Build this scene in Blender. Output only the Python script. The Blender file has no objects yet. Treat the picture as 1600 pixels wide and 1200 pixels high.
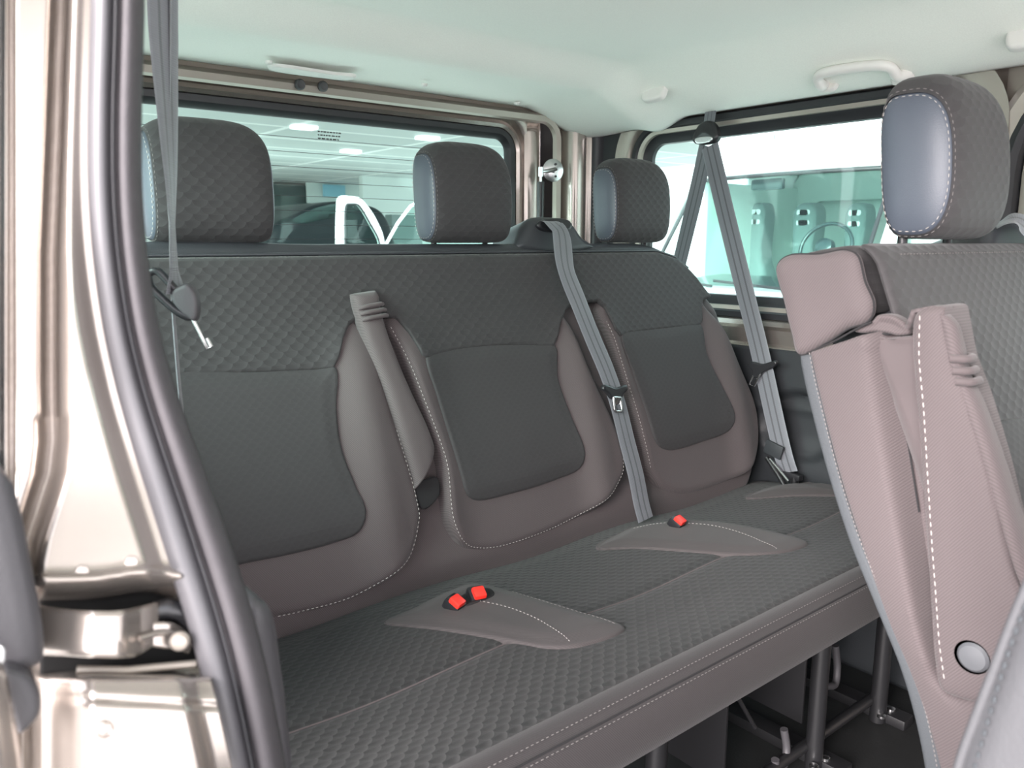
import bpy, bmesh, math, random
import numpy as np
from mathutils import Vector, Matrix
random.seed(7)
S = bpy.context.scene
COL = S.collection
# ------------------------------------------------------------------ camera
F = 1250.0
TH, PT = math.radians(38.97), math.radians(10.07)
CAM = np.array([0.0, 0.0, 1.0])
FW = np.array([math.sin(TH)*math.cos(PT), math.cos(TH)*math.cos(PT), -math.sin(PT)])
RT = np.array([math.cos(TH), -math.sin(TH), 0.0])
UP = np.cross(RT, FW)
cd = bpy.data.cameras.new('camera'); co = bpy.data.objects.new('camera', cd); COL.objects.link(co)
cd.sensor_width = 36; cd.lens = 36*F/1600; cd.clip_start = 0.01; cd.clip_end = 300
cd.dof.use_dof = True; cd.dof.focus_distance = 1.5; cd.dof.aperture_fstop = 9
co.matrix_world = Matrix((( RT[0], UP[0], -FW[0], CAM[0]), (RT[1], UP[1], -FW[1], CAM[1]), (RT[2], UP[2], -FW[2], CAM[2]), (0, 0, 0, 1)))
S.camera = co
# ------------------------------------------------------------------ world, light, exposure
w = bpy.data.worlds.new('world'); S.world = w; w.use_nodes = True
nt = w.node_tree; nt.nodes.clear()
wo = nt.nodes.new('ShaderNodeOutputWorld'); bg = nt.nodes.new('ShaderNodeBackground')
tc = nt.nodes.new('ShaderNodeTexCoord'); sx = nt.nodes.new('ShaderNodeSeparateXYZ'); rp = nt.nodes.new('ShaderNodeValToRGB')
nt.links.new(tc.outputs['Generated'], sx.inputs[0]); nt.links.new(sx.outputs[2], rp.inputs[0])
rp.color_ramp.elements[0].position = 0.0; rp.color_ramp.elements[0].color = (.95, .90, .93, 1)
rp.color_ramp.elements[1].position = 0.7; rp.color_ramp.elements[1].color = (.68, .72, .80, 1)
nt.links.new(rp.outputs[0], bg.inputs[0]); bg.inputs[1].default_value = 1.7
nt.links.new(bg.outputs[0], wo.inputs[0])
def sun(name, energy, direction, angle, color=(1, 1, 1)):
    l = bpy.data.lights.new(name, 'SUN'); l.energy = energy; l.angle = math.radians(angle); l.color = color
    o = bpy.data.objects.new(name, l); COL.objects.link(o)
    o.rotation_euler = Vector(direction).to_track_quat('-Z', 'Y').to_euler()
sun('sun', 4.6, (0.85, 0.22, -0.36), 40, (1, .93, .92))
S.view_settings.view_transform = 'Standard'; S.view_settings.look = 'None'
S.view_settings.exposure = 1.78; S.view_settings.gamma = 1; S.view_settings.use_curve_mapping = False
S.cycles.max_bounces = 10; S.cycles.diffuse_bounces = 6; S.cycles.transparent_max_bounces = 16
S.cycles.sample_clamp_indirect = 6
# ------------------------------------------------------------------ projection helpers (photo pixel -> point on a plane of the place)
def ray(px, py): return FW + RT*(px-800)/F - UP*(py-600)/F
def onp(px, py, p0, n):
    r = ray(px, py); t = ((np.array(p0, float)-CAM) @ np.array(n, float)) / (r @ np.array(n, float)); return CAM + r*t
def AX(px, py, x): return onp(px, py, (x, 0, 0), (1, 0, 0))
def AY(px, py, y): return onp(px, py, (0, y, 0), (0, 1, 0))
def AZ(px, py, z): return onp(px, py, (0, 0, z), (0, 0, 1))
# ------------------------------------------------------------------ material helpers
def new_mat(name):
    m = bpy.data.materials.new(name); m.use_nodes = True
    return m, m.node_tree, m.node_tree.nodes['Principled BSDF']
class NB:
    def __init__(s, nt): s.nt = nt
    def n(s, t, **k):
        x = s.nt.nodes.new(t)
        for a, b in k.items(): setattr(x, a, b)
        return x
    def put(s, sock, v):
        if isinstance(v, (int, float)): sock.default_value = v
        else: s.nt.links.new(v, sock)
    def m(s, op, a, b=None, c=None):
        x = s.n('ShaderNodeMath', operation=op); s.put(x.inputs[0], a)
        if b is not None: s.put(x.inputs[1], b)
        if c is not None: s.put(x.inputs[2], c)
        return x.outputs[0]
def simple(name, col, rough=.5, metal=0, coat=0, noise=0, nscale=60, bump=0, bscale=300, sheen=0, spec=.5):
    m, nt, p = new_mat(name); b = NB(nt)
    p.inputs['Base Color'].default_value = (*col, 1); p.inputs['Roughness'].default_value = rough
    p.inputs['Metallic'].default_value = metal; p.inputs['Coat Weight'].default_value = coat
    p.inputs['Sheen Weight'].default_value = sheen; p.inputs['Specular IOR Level'].default_value = spec
    t = b.n('ShaderNodeTexCoord')
    if noise:
        x = b.n('ShaderNodeTexNoise'); x.inputs['Scale'].default_value = nscale; nt.links.new(t.outputs['Object'], x.inputs['Vector'])
        mx = b.n('ShaderNodeMixRGB', blend_type='MULTIPLY'); mx.inputs[0].default_value = 1
        r = b.n('ShaderNodeValToRGB'); r.color_ramp.elements[0].color = (1-noise,)*3+(1,); r.color_ramp.elements[1].color = (1+noise*.3,)*3+(1,)
        r.color_ramp.elements[0].position = .3; r.color_ramp.elements[1].position = .7
        nt.links.new(x.outputs[0], r.inputs[0]); mx.inputs[1].default_value = (*col, 1); nt.links.new(r.outputs[0], mx.inputs[2]); nt.links.new(mx.outputs[0], p.inputs['Base Color'])
    if bump:
        x = b.n('ShaderNodeTexNoise'); x.inputs['Scale'].default_value = bscale; nt.links.new(t.outputs['Object'], x.inputs['Vector'])
        u = b.n('ShaderNodeBump'); u.inputs['Strength'].default_value = bump; u.inputs['Distance'].default_value = .001
        nt.links.new(x.outputs[0], u.inputs['Height']); nt.links.new(u.outputs[0], p.inputs['Normal'])
    return m
def scale_fabric(name, col, w=.0235, h=.0105, depth=.0016, strength=.62, sheen=.25, contrast=.10):
    m, nt, p = new_mat(name); b = NB(nt)
    uv = b.n('ShaderNodeUVMap'); sp = b.n('ShaderNodeSeparateXYZ'); nt.links.new(uv.outputs[0], sp.inputs[0])
    a = b.m('DIVIDE', sp.outputs[0], w); v = b.m('DIVIDE', sp.outputs[1], h)
    k = b.m('ADD', b.m('FLOOR', v), 1.0); dy = b.m('SUBTRACT', k, v)
    par = b.m('MULTIPLY', b.m('FLOORED_MODULO', k, 2.0), .5)
    def cand(shift, dyy, div):
        aa = b.m('SUBTRACT', a, shift); dx = b.m('SUBTRACT', aa, b.m('ROUND', aa))
        return b.m('SQRT', b.m('ADD', b.m('POWER', b.m('ABSOLUTE', b.m('MULTIPLY', dx, 2.0)), 2.0), b.m('POWER', b.m('DIVIDE', dyy, div), 2.0)))
    d1 = cand(par, dy, 1.0); d2 = cand(b.m('SUBTRACT', .5, par), b.m('ADD', dy, 1.0), 2.0)
    ins = b.m('LESS_THAN', d1, 1.0)
    hgt = b.m('ADD', b.m('MULTIPLY', b.m('POWER', d1, 2.0), ins), b.m('MULTIPLY', b.m('MULTIPLY', b.m('POWER', d2, 2.0), .55), b.m('SUBTRACT', 1.0, ins)))
    wv = b.n('ShaderNodeTexNoise'); wv.inputs['Scale'].default_value = 900; nt.links.new(uv.outputs[0], wv.inputs['Vector'])
    hh = b.m('ADD', hgt, b.m('MULTIPLY', wv.outputs[0], .18))
    bu = b.n('ShaderNodeBump'); bu.inputs['Strength'].default_value = strength; bu.inputs['Distance'].default_value = depth
    nt.links.new(hh, bu.inputs['Height']); nt.links.new(bu.outputs[0], p.inputs['Normal'])
    r = b.n('ShaderNodeValToRGB'); r.color_ramp.elements[0].color = tuple(c*(1-contrast) for c in col)+(1,); r.color_ramp.elements[1].color = tuple(c*(1+contrast) for c in col)+(1,)
    nt.links.new(hgt, r.inputs[0])
    nt.links.new(r.outputs[0], p.inputs['Base Color'])
    p.inputs['Roughness'].default_value = .72; p.inputs['Sheen Weight'].default_value = sheen; p.inputs['Sheen Roughness'].default_value = .5; p.inputs['Specular IOR Level'].default_value = .35
    return m
def twill(name, col, scale=520, sheen=.3, contrast=.16):
    m, nt, p = new_mat(name); b = NB(nt)
    uv = b.n('ShaderNodeUVMap'); sp = b.n('ShaderNodeSeparateXYZ'); nt.links.new(uv.outputs[0], sp.inputs[0])
    d = b.m('ADD', b.m('MULTIPLY', sp.outputs[0], 1.0), b.m('MULTIPLY', sp.outputs[1], .75))
    sn = b.m('SINE', b.m('MULTIPLY', d, 2*math.pi*scale))
    nz = b.n('ShaderNodeTexNoise'); nz.inputs['Scale'].default_value = 1500; nt.links.new(uv.outputs[0], nz.inputs['Vector'])
    hh = b.m('ADD', b.m('MULTIPLY', sn, .5), b.m('MULTIPLY', nz.outputs[0], 1.0))
    r = b.n('ShaderNodeValToRGB'); r.color_ramp.elements[0].color = tuple(c*(1-contrast) for c in col)+(1,); r.color_ramp.elements[1].color = tuple(c*(1+contrast) for c in col)+(1,)
    nt.links.new(hh, r.inputs[0]); nt.links.new(r.outputs[0], p.inputs['Base Color'])
    bu = b.n('ShaderNodeBump'); bu.inputs['Strength'].default_value = .35; bu.inputs['Distance'].default_value = .0004
    nt.links.new(hh, bu.inputs['Height']); nt.links.new(bu.outputs[0], p.inputs['Normal'])
    p.inputs['Roughness'].default_value = .8; p.inputs['Sheen Weight'].default_value = sheen; p.inputs['Specular IOR Level'].default_value = .3
    return m
def webbing(name, col):
    m, nt, p = new_mat(name); b = NB(nt)
    uv = b.n('ShaderNodeUVMap'); sp = b.n('ShaderNodeSeparateXYZ'); nt.links.new(uv.outputs[0], sp.inputs[0])
    r = b.n('ShaderNodeValToRGB'); r.color_ramp.interpolation = 'CONSTANT'
    L = tuple(col)+(1,); D = tuple(c*.5 for c in col)+(1,); B = tuple(min(1, c*1.2) for c in col)+(1,)
    r.color_ramp.elements[0].position = 0; r.color_ramp.elements[0].color = B
    r.color_ramp.elements[1].position = .06; r.color_ramp.elements[1].color = L
    for q, c in ((.30, D), (.38, L), (.62, D), (.70, L), (.94, B)):
        e = r.color_ramp.elements.new(q); e.color = c
    nt.links.new(sp.outputs[0], r.inputs[0]); nt.links.new(r.outputs[0], p.inputs['Base Color'])
    sn = b.m('SINE', b.m('MULTIPLY', sp.outputs[1], 2*math.pi*450))
    bu = b.n('ShaderNodeBump'); bu.inputs['Strength'].default_value = .3; bu.inputs['Distance'].default_value = .0005
    nt.links.new(sn, bu.inputs['Height']); nt.links.new(bu.outputs[0], p.inputs['Normal'])
    p.inputs['Roughness'].default_value = .42; p.inputs['Sheen Weight'].default_value = .2
    return m
def glassy(name, tint, refl=.5):
    m = bpy.data.materials.new(name); m.use_nodes = True; nt = m.node_tree; nt.nodes.clear(); b = NB(nt)
    o = b.n('ShaderNodeOutputMaterial'); t = b.n('ShaderNodeBsdfTransparent'); g = b.n('ShaderNodeBsdfGlossy'); mx = b.n('ShaderNodeMixShader')
    t.inputs[0].default_value = (*tint, 1); g.inputs['Roughness'].default_value = .02; g.inputs[0].default_value = (.9, 1, .98, 1)
    lw = b.n('ShaderNodeLayerWeight'); lw.inputs[0].default_value = .5
    sch = b.m('ADD', b.m('MULTIPLY', b.m('POWER', lw.outputs['Facing'], 5.0), .95), .045)
    nt.links.new(b.m('MULTIPLY', sch, refl), mx.inputs[0]); nt.links.new(t.outputs[0], mx.inputs[1]); nt.links.new(g.outputs[0], mx.inputs[2]); nt.links.new(mx.outputs[0], o.inputs[0])
    return m
M = {}
M['headliner'] = simple('headliner', (.79, .805, .745), .95, noise=.04, nscale=400, bump=.15, bscale=500, sheen=.2)
M['hplastic'] = simple('headliner_plastic', (.70, .68, .65), .55)
M['charcoal'] = scale_fabric('charcoal_scale_fabric', (.0345, .032, .033), sheen=.08)
M['insert'] = scale_fabric('charcoal_insert_fabric', (.0345, .032, .033), sheen=.08, w=.016, h=.0075, depth=.0006, strength=.4, contrast=.06)
M['cushion'] = scale_fabric('charcoal_fabric_shaded', (.025, .0245, .0245), w=.022, h=.0105, depth=.0022, strength=.9, sheen=.06, contrast=.4)  # same fabric as charcoal; shade put into the colour against strong top light
M['fascia'] = twill('fascia_twill', (.033, .029, .0295), 330, sheen=.08)
M['hip'] = twill('brown_twill_shaded', (.052, .045, .045), 330, sheen=.08)  # the brown twill again, darkened to stand for less light from above
M['brown'] = twill('brown_twill', (.080, .065, .066), 330, sheen=.12)
M['vinyl'] = simple('dark_vinyl', (.035, .037, .042), .42, bump=.25, bscale=500)
M['sidevinyl'] = simple('grey_vinyl', (.062, .072, .092), .42, bump=.2, bscale=700)
M['zip'] = simple('zip_tape', (.045, .050, .055), .75, bump=.6, bscale=900)
M['plastic'] = simple('dark_plastic', (.025, .028, .031), .5, bump=.3, bscale=600)
M['greyplastic'] = simple('grey_plastic', (.05, .048, .052), .5, bump=.2, bscale=500)
M['rubber'] = simple('black_rubber', (.02, .02, .023), .45)
M['seal'] = simple('grey_seal', (.052, .047, .051), .68, noise=.08, nscale=90, bump=.3, bscale=900)
M['seal_flap'] = simple('seal_flap', (.085, .082, .088), .45)
M['paint'] = simple('champagne_paint', (.40, .355, .32), .26, metal=.75, coat=.6)
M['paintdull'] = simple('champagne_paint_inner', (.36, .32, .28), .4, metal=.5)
M['glass'] = glassy('tinted_glass', (.74, .86, .83))
M['clear'] = glassy('windscreen_glass', (.72, .90, .86), .6)
M['cabin'] = simple('cabin_trim', (.50, .58, .55), .8)
M['belt'] = webbing('belt_webbing', (.14, .145, .16))
M['beltdark'] = webbing('belt_webbing_dark', (.10, .10, .11))
M['steel'] = simple('steel', (.62, .62, .62), .25, metal=1)
M['black'] = simple('black_plastic', (.015, .015, .017), .3)
M['blackmetal'] = simple('black_metal', (.010, .010, .011), .4)
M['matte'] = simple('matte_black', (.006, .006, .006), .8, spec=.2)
M['red'] = simple('red_plastic', (.85, .03, .02), .35)
M['thread'] = simple('thread', (.38, .35, .33), .8)
M['threaddim'] = simple('thread_dim', (.16, .145, .14), .8)
M['seam'] = simple('seam_groove', (.012, .011, .012), .9)
M['floor'] = simple('floor_mat', (.009, .0095, .0095), .6, noise=.2, nscale=30, bump=.5, bscale=200)
M['button'] = simple('grey_button', (.085, .088, .095), .45)
M['white'] = simple('white_paint', (.80, .80, .80), .3, coat=.5)
M['asphalt'] = simple('pale_concrete', (.58, .57, .54), .9, noise=.15, nscale=3)
M['darkpaint'] = simple('dark_paint', (.02, .03, .035), .25, coat=.6)
M['darkcar'] = simple('dark_car_paint', (.010, .014, .016), .5, spec=.2)
M['seatgrey'] = simple('van_seat_grey', (.16, .20, .20), .8)
M['wallpale'] = simple('pale_wall', (.62, .68, .66), .8)
M['walldark'] = simple('dark_doorway', (.06, .08, .08), .6)
M['bluebox'] = simple('blue_banner', (.25, .5, .62), .6)
def panel_mat():
    m, nt, p = new_mat('canopy_panels'); b = NB(nt)
    t = b.n('ShaderNodeTexCoord'); br = b.n('ShaderNodeTexBrick'); nt.links.new(t.outputs['Object'], br.inputs['Vector'])
    br.inputs['Scale'].default_value = 1; br.inputs['Brick Width'].default_value = 2.4; br.inputs['Row Height'].default_value = 1.2; br.inputs['Mortar Size'].default_value = .05; br.offset = 0
    br.inputs['Color1'].default_value = (.60, .62, .62, 1); br.inputs['Color2'].default_value = (.48, .50, .50, 1); br.inputs['Mortar'].default_value = (.92, .92, .92, 1)
    nt.links.new(br.outputs[0], p.inputs['Base Color']); p.inputs['Roughness'].default_value = .5
    return m
M['canopy'] = panel_mat()
# ------------------------------------------------------------------ object helpers
def mesh_obj(name, verts, faces, mat, parent=None, uvs=None, smooth=True, flat_angle=None):
    me = bpy.data.meshes.new(name); me.from_pydata([tuple(map(float, v)) for v in verts], [], faces)
    if uvs is not None:
        l = me.uv_layers.new(name='UVMap')
        for poly in me.polygons:
            for li in poly.loop_indices: l.data[li].uv = uvs[me.loops[li].vertex_index]
    me.materials.append(M[mat])
    if smooth:
        me.polygons.foreach_set('use_smooth', [True]*len(me.polygons))
        if flat_angle: me.set_sharp_from_angle(angle=math.radians(flat_angle))
    o = bpy.data.objects.new(name, me); COL.objects.link(o)
    if parent: put_under(o, parent)
    return o
def put_under(o, parent):
    o.parent = parent; o.matrix_parent_inverse = parent_world(parent).inverted()
def parent_world(p):
    m = p.matrix_basis.copy()
    if p.parent: m = parent_world(p.parent) @ p.matrix_parent_inverse @ m
    return m
def thing(name, label, cat, loc=(0, 0, 0), group=None):
    o = bpy.data.objects.new(name, None); COL.objects.link(o); o.location = loc; o.empty_display_size = .05
    tag(o, label, cat, group); return o
def tag(o, label, cat, group=None):
    o['label'] = label; o['category'] = cat
    if group: o['group'] = group
    return o
def struct(o): o['kind'] = 'structure'; return o
def smooth_closed(pts, n=160, corner=None):
    P = np.array(pts, float); k = len(P); out = []
    seg = [np.linalg.norm(P[(i+1) % k]-P[i]) for i in range(k)]; tot = sum(seg)
    for i in range(k):
        p0, p1, p2, p3 = P[i-1], P[i], P[(i+1) % k], P[(i+2) % k]
        m = max(2, int(round(n*seg[i]/tot)))
        def tj(a, b): return max(1e-6, np.linalg.norm(b-a)**.5)
        t0 = 0; t1 = tj(p0, p1); t2 = t1+tj(p1, p2); t3 = t2+tj(p2, p3)
        for j in range(m):
            t = t1+(t2-t1)*j/m
            a1 = (t1-t)/(t1-t0)*p0+(t-t0)/(t1-t0)*p1; a2 = (t2-t)/(t2-t1)*p1+(t-t1)/(t2-t1)*p2; a3 = (t3-t)/(t3-t2)*p2+(t-t2)/(t3-t2)*p3
            b1 = (t2-t)/(t2-t0)*a1+(t-t0)/(t2-t0)*a2; b2 = (t3-t)/(t3-t1)*a2+(t-t1)/(t3-t1)*a3
            out.append((t2-t)/(t2-t1)*b1+(t-t1)/(t2-t1)*b2)
    return np.array(out)
def smooth_open(pts, n=60):
    P = [np.array(p, float) for p in pts]
    if len(P) == 2: return np.array([P[0]+(P[1]-P[0])*i/(n-1) for i in range(n)])
    P = [2*P[0]-P[1]]+P+[2*P[-1]-P[-2]]; out = []
    k = len(P)-3; per = max(2, n//k)
    for i in range(k):
        p0, p1, p2, p3 = P[i:i+4]
        for j in range(per):
            t = j/per
            out.append(.5*((2*p1)+(-p0+p2)*t+(2*p0-5*p1+4*p2-p3)*t*t+(-p0+3*p1-3*p2+p3)*t**3))
    out.append(P[-2]); return np.array(out)
def sstep(x, a, b):
    t = np.clip((np.asarray(x, float)-a)/(b-a), 0, 1); return t*t*(3-2*t)
class Frame:
    """a local plane: origin O, axes U, V, outward normal N"""
    def __init__(s, O, U, V, N=None):
        s.O = np.array(O, float); s.U = np.array(U, float)/np.linalg.norm(U); s.V = np.array(V, float)/np.linalg.norm(V)
        s.N = np.cross(s.U, s.V) if N is None else np.array(N, float)/np.linalg.norm(N)
    def w(s, u, v, h=0.0): return s.O+s.U*u+s.V*v+s.N*h
    def px(s, x, y, h=0.0):
        P = onp(x, y, s.O+s.N*h, s.N)-s.O; return (P @ s.U, P @ s.V)
def pillow(name, outline, fr, mat, parent=None, depth=.02, er=.01, puff=0., pw=.05, H=None, rings=22, n=160, centre=None, smoothed=True, back=True, base=0.0, sub=None):
    """star-shaped padded panel: front surface, rounded edge, side wall and back"""
    O = smooth_closed(outline, n) if smoothed else np.array(outline, float)
    c = O.mean(0) if centre is None else np.array(centre, float)
    m = len(O); ts = 1-(1-np.linspace(0, 1, rings+1)[1:])**1.7
    V = [c]; 
    for t in ts: V += [c+(p-c)*t for p in O]
    V = np.array(V)
    d = np.min(np.linalg.norm(V[:, None, :]-O[None, :, :], axis=2), axis=1)
    d[1+m*(rings-1):] = 0
    e = np.clip(d/er, 0, 1); h = er*(np.sqrt(np.clip(1-(1-e)**2, 0, 1))-1)+puff*sstep(d, 0, pw)*1.0+base
    if H is not None: h = h+H(V[:, 0], V[:, 1])
    verts = [fr.w(V[i, 0], V[i, 1], h[i]) for i in range(len(V))]; uv = [tuple(v) for v in V]
    flip = np.dot(np.cross(fr.U, fr.V), fr.N) < 0
    area = .5*np.sum(O[:, 0]*np.roll(O[:, 1], -1)-np.roll(O[:, 0], -1)*O[:, 1])
    if area < 0: flip = not flip
    F_ = []
    for j in range(m): F_.append((0, 1+j, 1+(j+1) % m))
    for r in range(rings-1):
        a = 1+r*m; b = a+m
        for j in range(m): F_.append((a+j, b+j, b+(j+1) % m, a+(j+1) % m))
    if back:
        a = 1+(rings-1)*m; b = len(verts)
        hb = base-depth if H is None else base-depth
        for j in range(m):
            p = c+(O[j]-c)*1.0; verts.append(fr.w(p[0], p[1], hb-er)); uv.append(tuple(p))
        for j in range(m): F_.append((a+j, b+j, b+(j+1) % m, a+(j+1) % m))
        verts.append(fr.w(c[0], c[1], hb-er)); uv.append(tuple(c)); q = len(verts)-1
        for j in range(m): F_.append((q, b+(j+1) % m, b+j))
    if flip: F_ = [tuple(reversed(f)) for f in F_]
    return mesh_obj(name, verts, F_, mat, parent, uv, flat_angle=60)
def grid_obj(name, P, mat, parent=None, uv=None, flip=False, thick=0, closed_u=False, flat=50):
    """P: array [rows][cols] of points"""
    P = np.array(P, float); R, Cn = P.shape[:2]
    verts = P.reshape(-1, 3); F_ = []
    cc = Cn if closed_u else Cn-1
    for i in range(R-1):
        for j in range(cc):
            a = i*Cn+j; b = i*Cn+(j+1) % Cn; f = (a, b, b+Cn, a+Cn)
            F_.append(f[::-1] if flip else f)
    u = None if uv is None else [tuple(x) for x in np.array(uv, float).reshape(-1, 2)]
    o = mesh_obj(name, verts, F_, mat, parent, u, flat_angle=flat)
    if thick:
        s = o.modifiers.new('solid', 'SOLIDIFY'); s.thickness = thick; s.offset = -1
    return o
def tube(name, path, r, mat, parent=None, seg=10, cap=True, closed=False, join=None):
    P = np.array(path, float); n = len(P); verts = []; F_ = []
    rr = r if hasattr(r, '__len__') else [r]*n
    T = np.gradient(P, axis=0)
    if closed:
        T = np.roll(P, -1, 0)-np.roll(P, 1, 0)
    ref = np.array([0, 0, 1.0])
    if abs(T[0] @ ref)/np.linalg.norm(T[0]) > .9: ref = np.array([1.0, 0, 0])
    N = np.cross(T[0], ref); N /= np.linalg.norm(N)
    for i in range(n):
        t = T[i]/np.linalg.norm(T[i]); N = N-t*(N @ t); N /= np.linalg.norm(N); B = np.cross(t, N)
        for k in range(seg):
            a = 2*math.pi*k/seg; verts.append(P[i]+(N*math.cos(a)+B*math.sin(a))*rr[i])
    for i in range(n if closed else n-1):
        for k in range(seg):
            a = i*seg+k; b = i*seg+(k+1) % seg; c = ((i+1) % n)*seg
            F_.append((a, b, c+(k+1) % seg, c+k))
    if cap and not closed:
        F_.append(tuple(range(seg))[::-1]); F_.append(tuple((n-1)*seg+k for k in range(seg)))
    if join is not None: join.append((verts, F_)); return None
    return mesh_obj(name, verts, F_, mat, parent, flat_angle=50)
def joined(name, parts, mat, parent=None, flat=50):
    V = []; F_ = []
    for v, f in parts:
        o = len(V); V += list(v); F_ += [tuple(i+o for i in q) for q in f]
    return mesh_obj(name, V, F_, mat, parent, flat_angle=flat)
def stitches(name, path, parent, length=.0042, gap=.0034, r=.0006, mat='thread', N=None):
    P = np.array(path, float); seg = np.linalg.norm(np.diff(P, axis=0), axis=1); s = np.concatenate([[0], np.cumsum(seg)])
    def at(t): return np.array([np.interp(t, s, P[:, k]) for k in range(3)])
    parts = []; t = 0
    while t+length < s[-1]:
        a, b = at(t), at(t+length); d = b-a; L = np.linalg.norm(d)
        if L > 1e-6:
            d /= L; ref = np.array([0, 0, 1.0]) if abs(d[2]) < .8 else np.array([1.0, 0, 0])
            u = np.cross(d, ref); u /= np.linalg.norm(u); v = np.cross(d, u)
            vs = []
            for q, k in ((a, .35), (a+d*length*.25, 1), (b-d*length*.25, 1), (b, .35)):
                vs += [q+u*r*k, q+v*r*k, q-u*r*k, q-v*r*k]
            fs = [(3, 2, 1, 0), (12, 13, 14, 15)]
            for i in range(3):
                for k in range(4): fs.append((i*4+k, i*4+(k+1) % 4, i*4+4+(k+1) % 4, i*4+4+k))
            parts.append((vs, fs))
        t += length+gap
    return joined(name, parts, mat, parent)
def ribbon(name, path, wdir, width, mat, parent=None, thick=.0012, n=None):
    P = np.array(path, float); k = len(P)
    W = np.array(wdir, float) if np.ndim(wdir) == 2 else np.tile(np.array(wdir, float), (k, 1))
    T = np.gradient(P, axis=0); s = np.concatenate([[0], np.cumsum(np.linalg.norm(np.diff(P, axis=0), axis=1))])
    verts = []; uv = []; cols = 9; F_ = []
    for i in range(k):
        t = T[i]/np.linalg.norm(T[i]); wv = W[i]-t*(W[i] @ t); wv /= np.linalg.norm(wv); nn = np.cross(wv, t)
        for sgn in (1, -1):
            for c in range(cols):
                q = c/(cols-1); edge = math.sqrt(max(0.0, 1-(2*q-1)**8))
                verts.append(P[i]+wv*width*(q-.5)+nn*sgn*thick*edge); uv.append((q, s[i]))
    st = 2*cols
    for i in range(k-1):
        for c in range(cols-1):
            a = i*st+c; F_.append((a, a+st, a+st+1, a+1))
            a = i*st+cols+c; F_.append((a, a+1, a+st+1, a+st))
        for a, b in ((0, cols), (cols-1, 2*cols-1)): F_.append((i*st+a, i*st+b, i*st+st+b, i*st+st+a))
    for i in (0, k-1): F_.append(tuple(i*st+c for c in range(cols))+tuple(i*st+cols+c for c in reversed(range(cols))))
    return mesh_obj(name, verts, F_, mat, parent, uv, flat_angle=50)
def box(name, lo, hi, mat, parent=None, bev=.003, seg=2, rot=None):
    bm = bmesh.new(); bmesh.ops.create_cube(bm, size=1)
    lo, hi = np.minimum(lo, hi), np.maximum(lo, hi); c = (lo+hi)/2; s = hi-lo
    for v in bm.verts: v.co = Vector((v.co.x*s[0], v.co.y*s[1], v.co.z*s[2]))
    if bev: bmesh.ops.bevel(bm, geom=bm.edges[:], offset=min(bev, min(s)*.45), segments=seg, affect='EDGES', profile=.6)
    for v in bm.verts:
        if rot is not None: v.co = rot @ v.co
        v.co += Vector(c)
    me = bpy.data.meshes.new(name); bm.to_mesh(me); bm.free(); me.materials.append(M[mat])
    me.polygons.foreach_set('use_smooth', [True]*len(me.polygons)); me.set_sharp_from_angle(angle=math.radians(40))
    o = bpy.data.objects.new(name, me); COL.objects.link(o)
    if parent: put_under(o, parent)
    return o
def lathe(name, O, axis, prof, mat, parent=None, seg=28):
    """prof: list of (radius, height along axis)"""
    ax = np.array(axis, float); ax /= np.linalg.norm(ax); ref = np.array([0, 0, 1.0]) if abs(ax[2]) < .9 else np.array([1.0, 0, 0])
    u = np.cross(ax, ref); u /= np.linalg.norm(u); v = np.cross(ax, u); O = np.array(O, float)
    verts = []; F_ = []
    for r, h in prof:
        for k in range(seg):
            a = 2*math.pi*k/seg; verts.append(O+ax*h+(u*math.cos(a)+v*math.sin(a))*r)
    for i in range(len(prof)-1):
        for k in range(seg):
            a = i*seg+k; b = i*seg+(k+1) % seg; F_.append((a, a+seg, b+seg, b))
    F_.append(tuple(range(seg))); F_.append(tuple((len(prof)-1)*seg+k for k in reversed(range(seg))))
    return mesh_obj(name, verts, F_, mat, parent, flat_angle=35)
def rrect(u0, u1, v0, v1, r, k=10, straight=6):
    pts = []
    for cx, cy, a0 in ((u1-r, v1-r, 0), (u0+r, v1-r, 90), (u0+r, v0+r, 180), (u1-r, v0+r, 270)):
        for i in range(k+1):
            a = math.radians(a0+90*i/k); pts.append((cx+r*math.cos(a), cy+r*math.sin(a)))
    return np.array(pts)
def frame_ring(name, rect, r, layers, fr, mat, parent=None):
    """layers: list of (outward offset, height): lofted ring following a rounded rectangle"""
    rows = []
    for off, h in layers:
        R = rrect(rect[0]-off, rect[1]+off, rect[2]-off, rect[3]+off, max(.002, r+off))
        rows.append([fr.w(p[0], p[1], h) for p in R])
    flip = np.dot(np.cross(fr.U, fr.V), fr.N) > 0
    return grid_obj(name, rows, mat, parent, closed_u=True, flip=flip, flat=35)
def plate(name, rect, r, fr, mat, parent=None, t=.004, h=0.0):
    R = rrect(*rect, r); m = len(R)
    verts = [fr.w(p[0], p[1], h) for p in R]+[fr.w(p[0], p[1], h-t) for p in R]
    F_ = [tuple(range(m)), tuple(range(2*m-1, m-1, -1))]+[(j, j+m, (j+1) % m+m, (j+1) % m) for j in range(m)]
    return mesh_obj(name, verts, F_, mat, parent, smooth=False)
M['palevinyl'] = simple('pale_vinyl', (.058, .058, .062), .55, bump=.3, bscale=400)
# ================================================================== THE SETTING: van body
YR, XF = 1.85, 1.75                      # tailgate plane, far side wall plane
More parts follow.
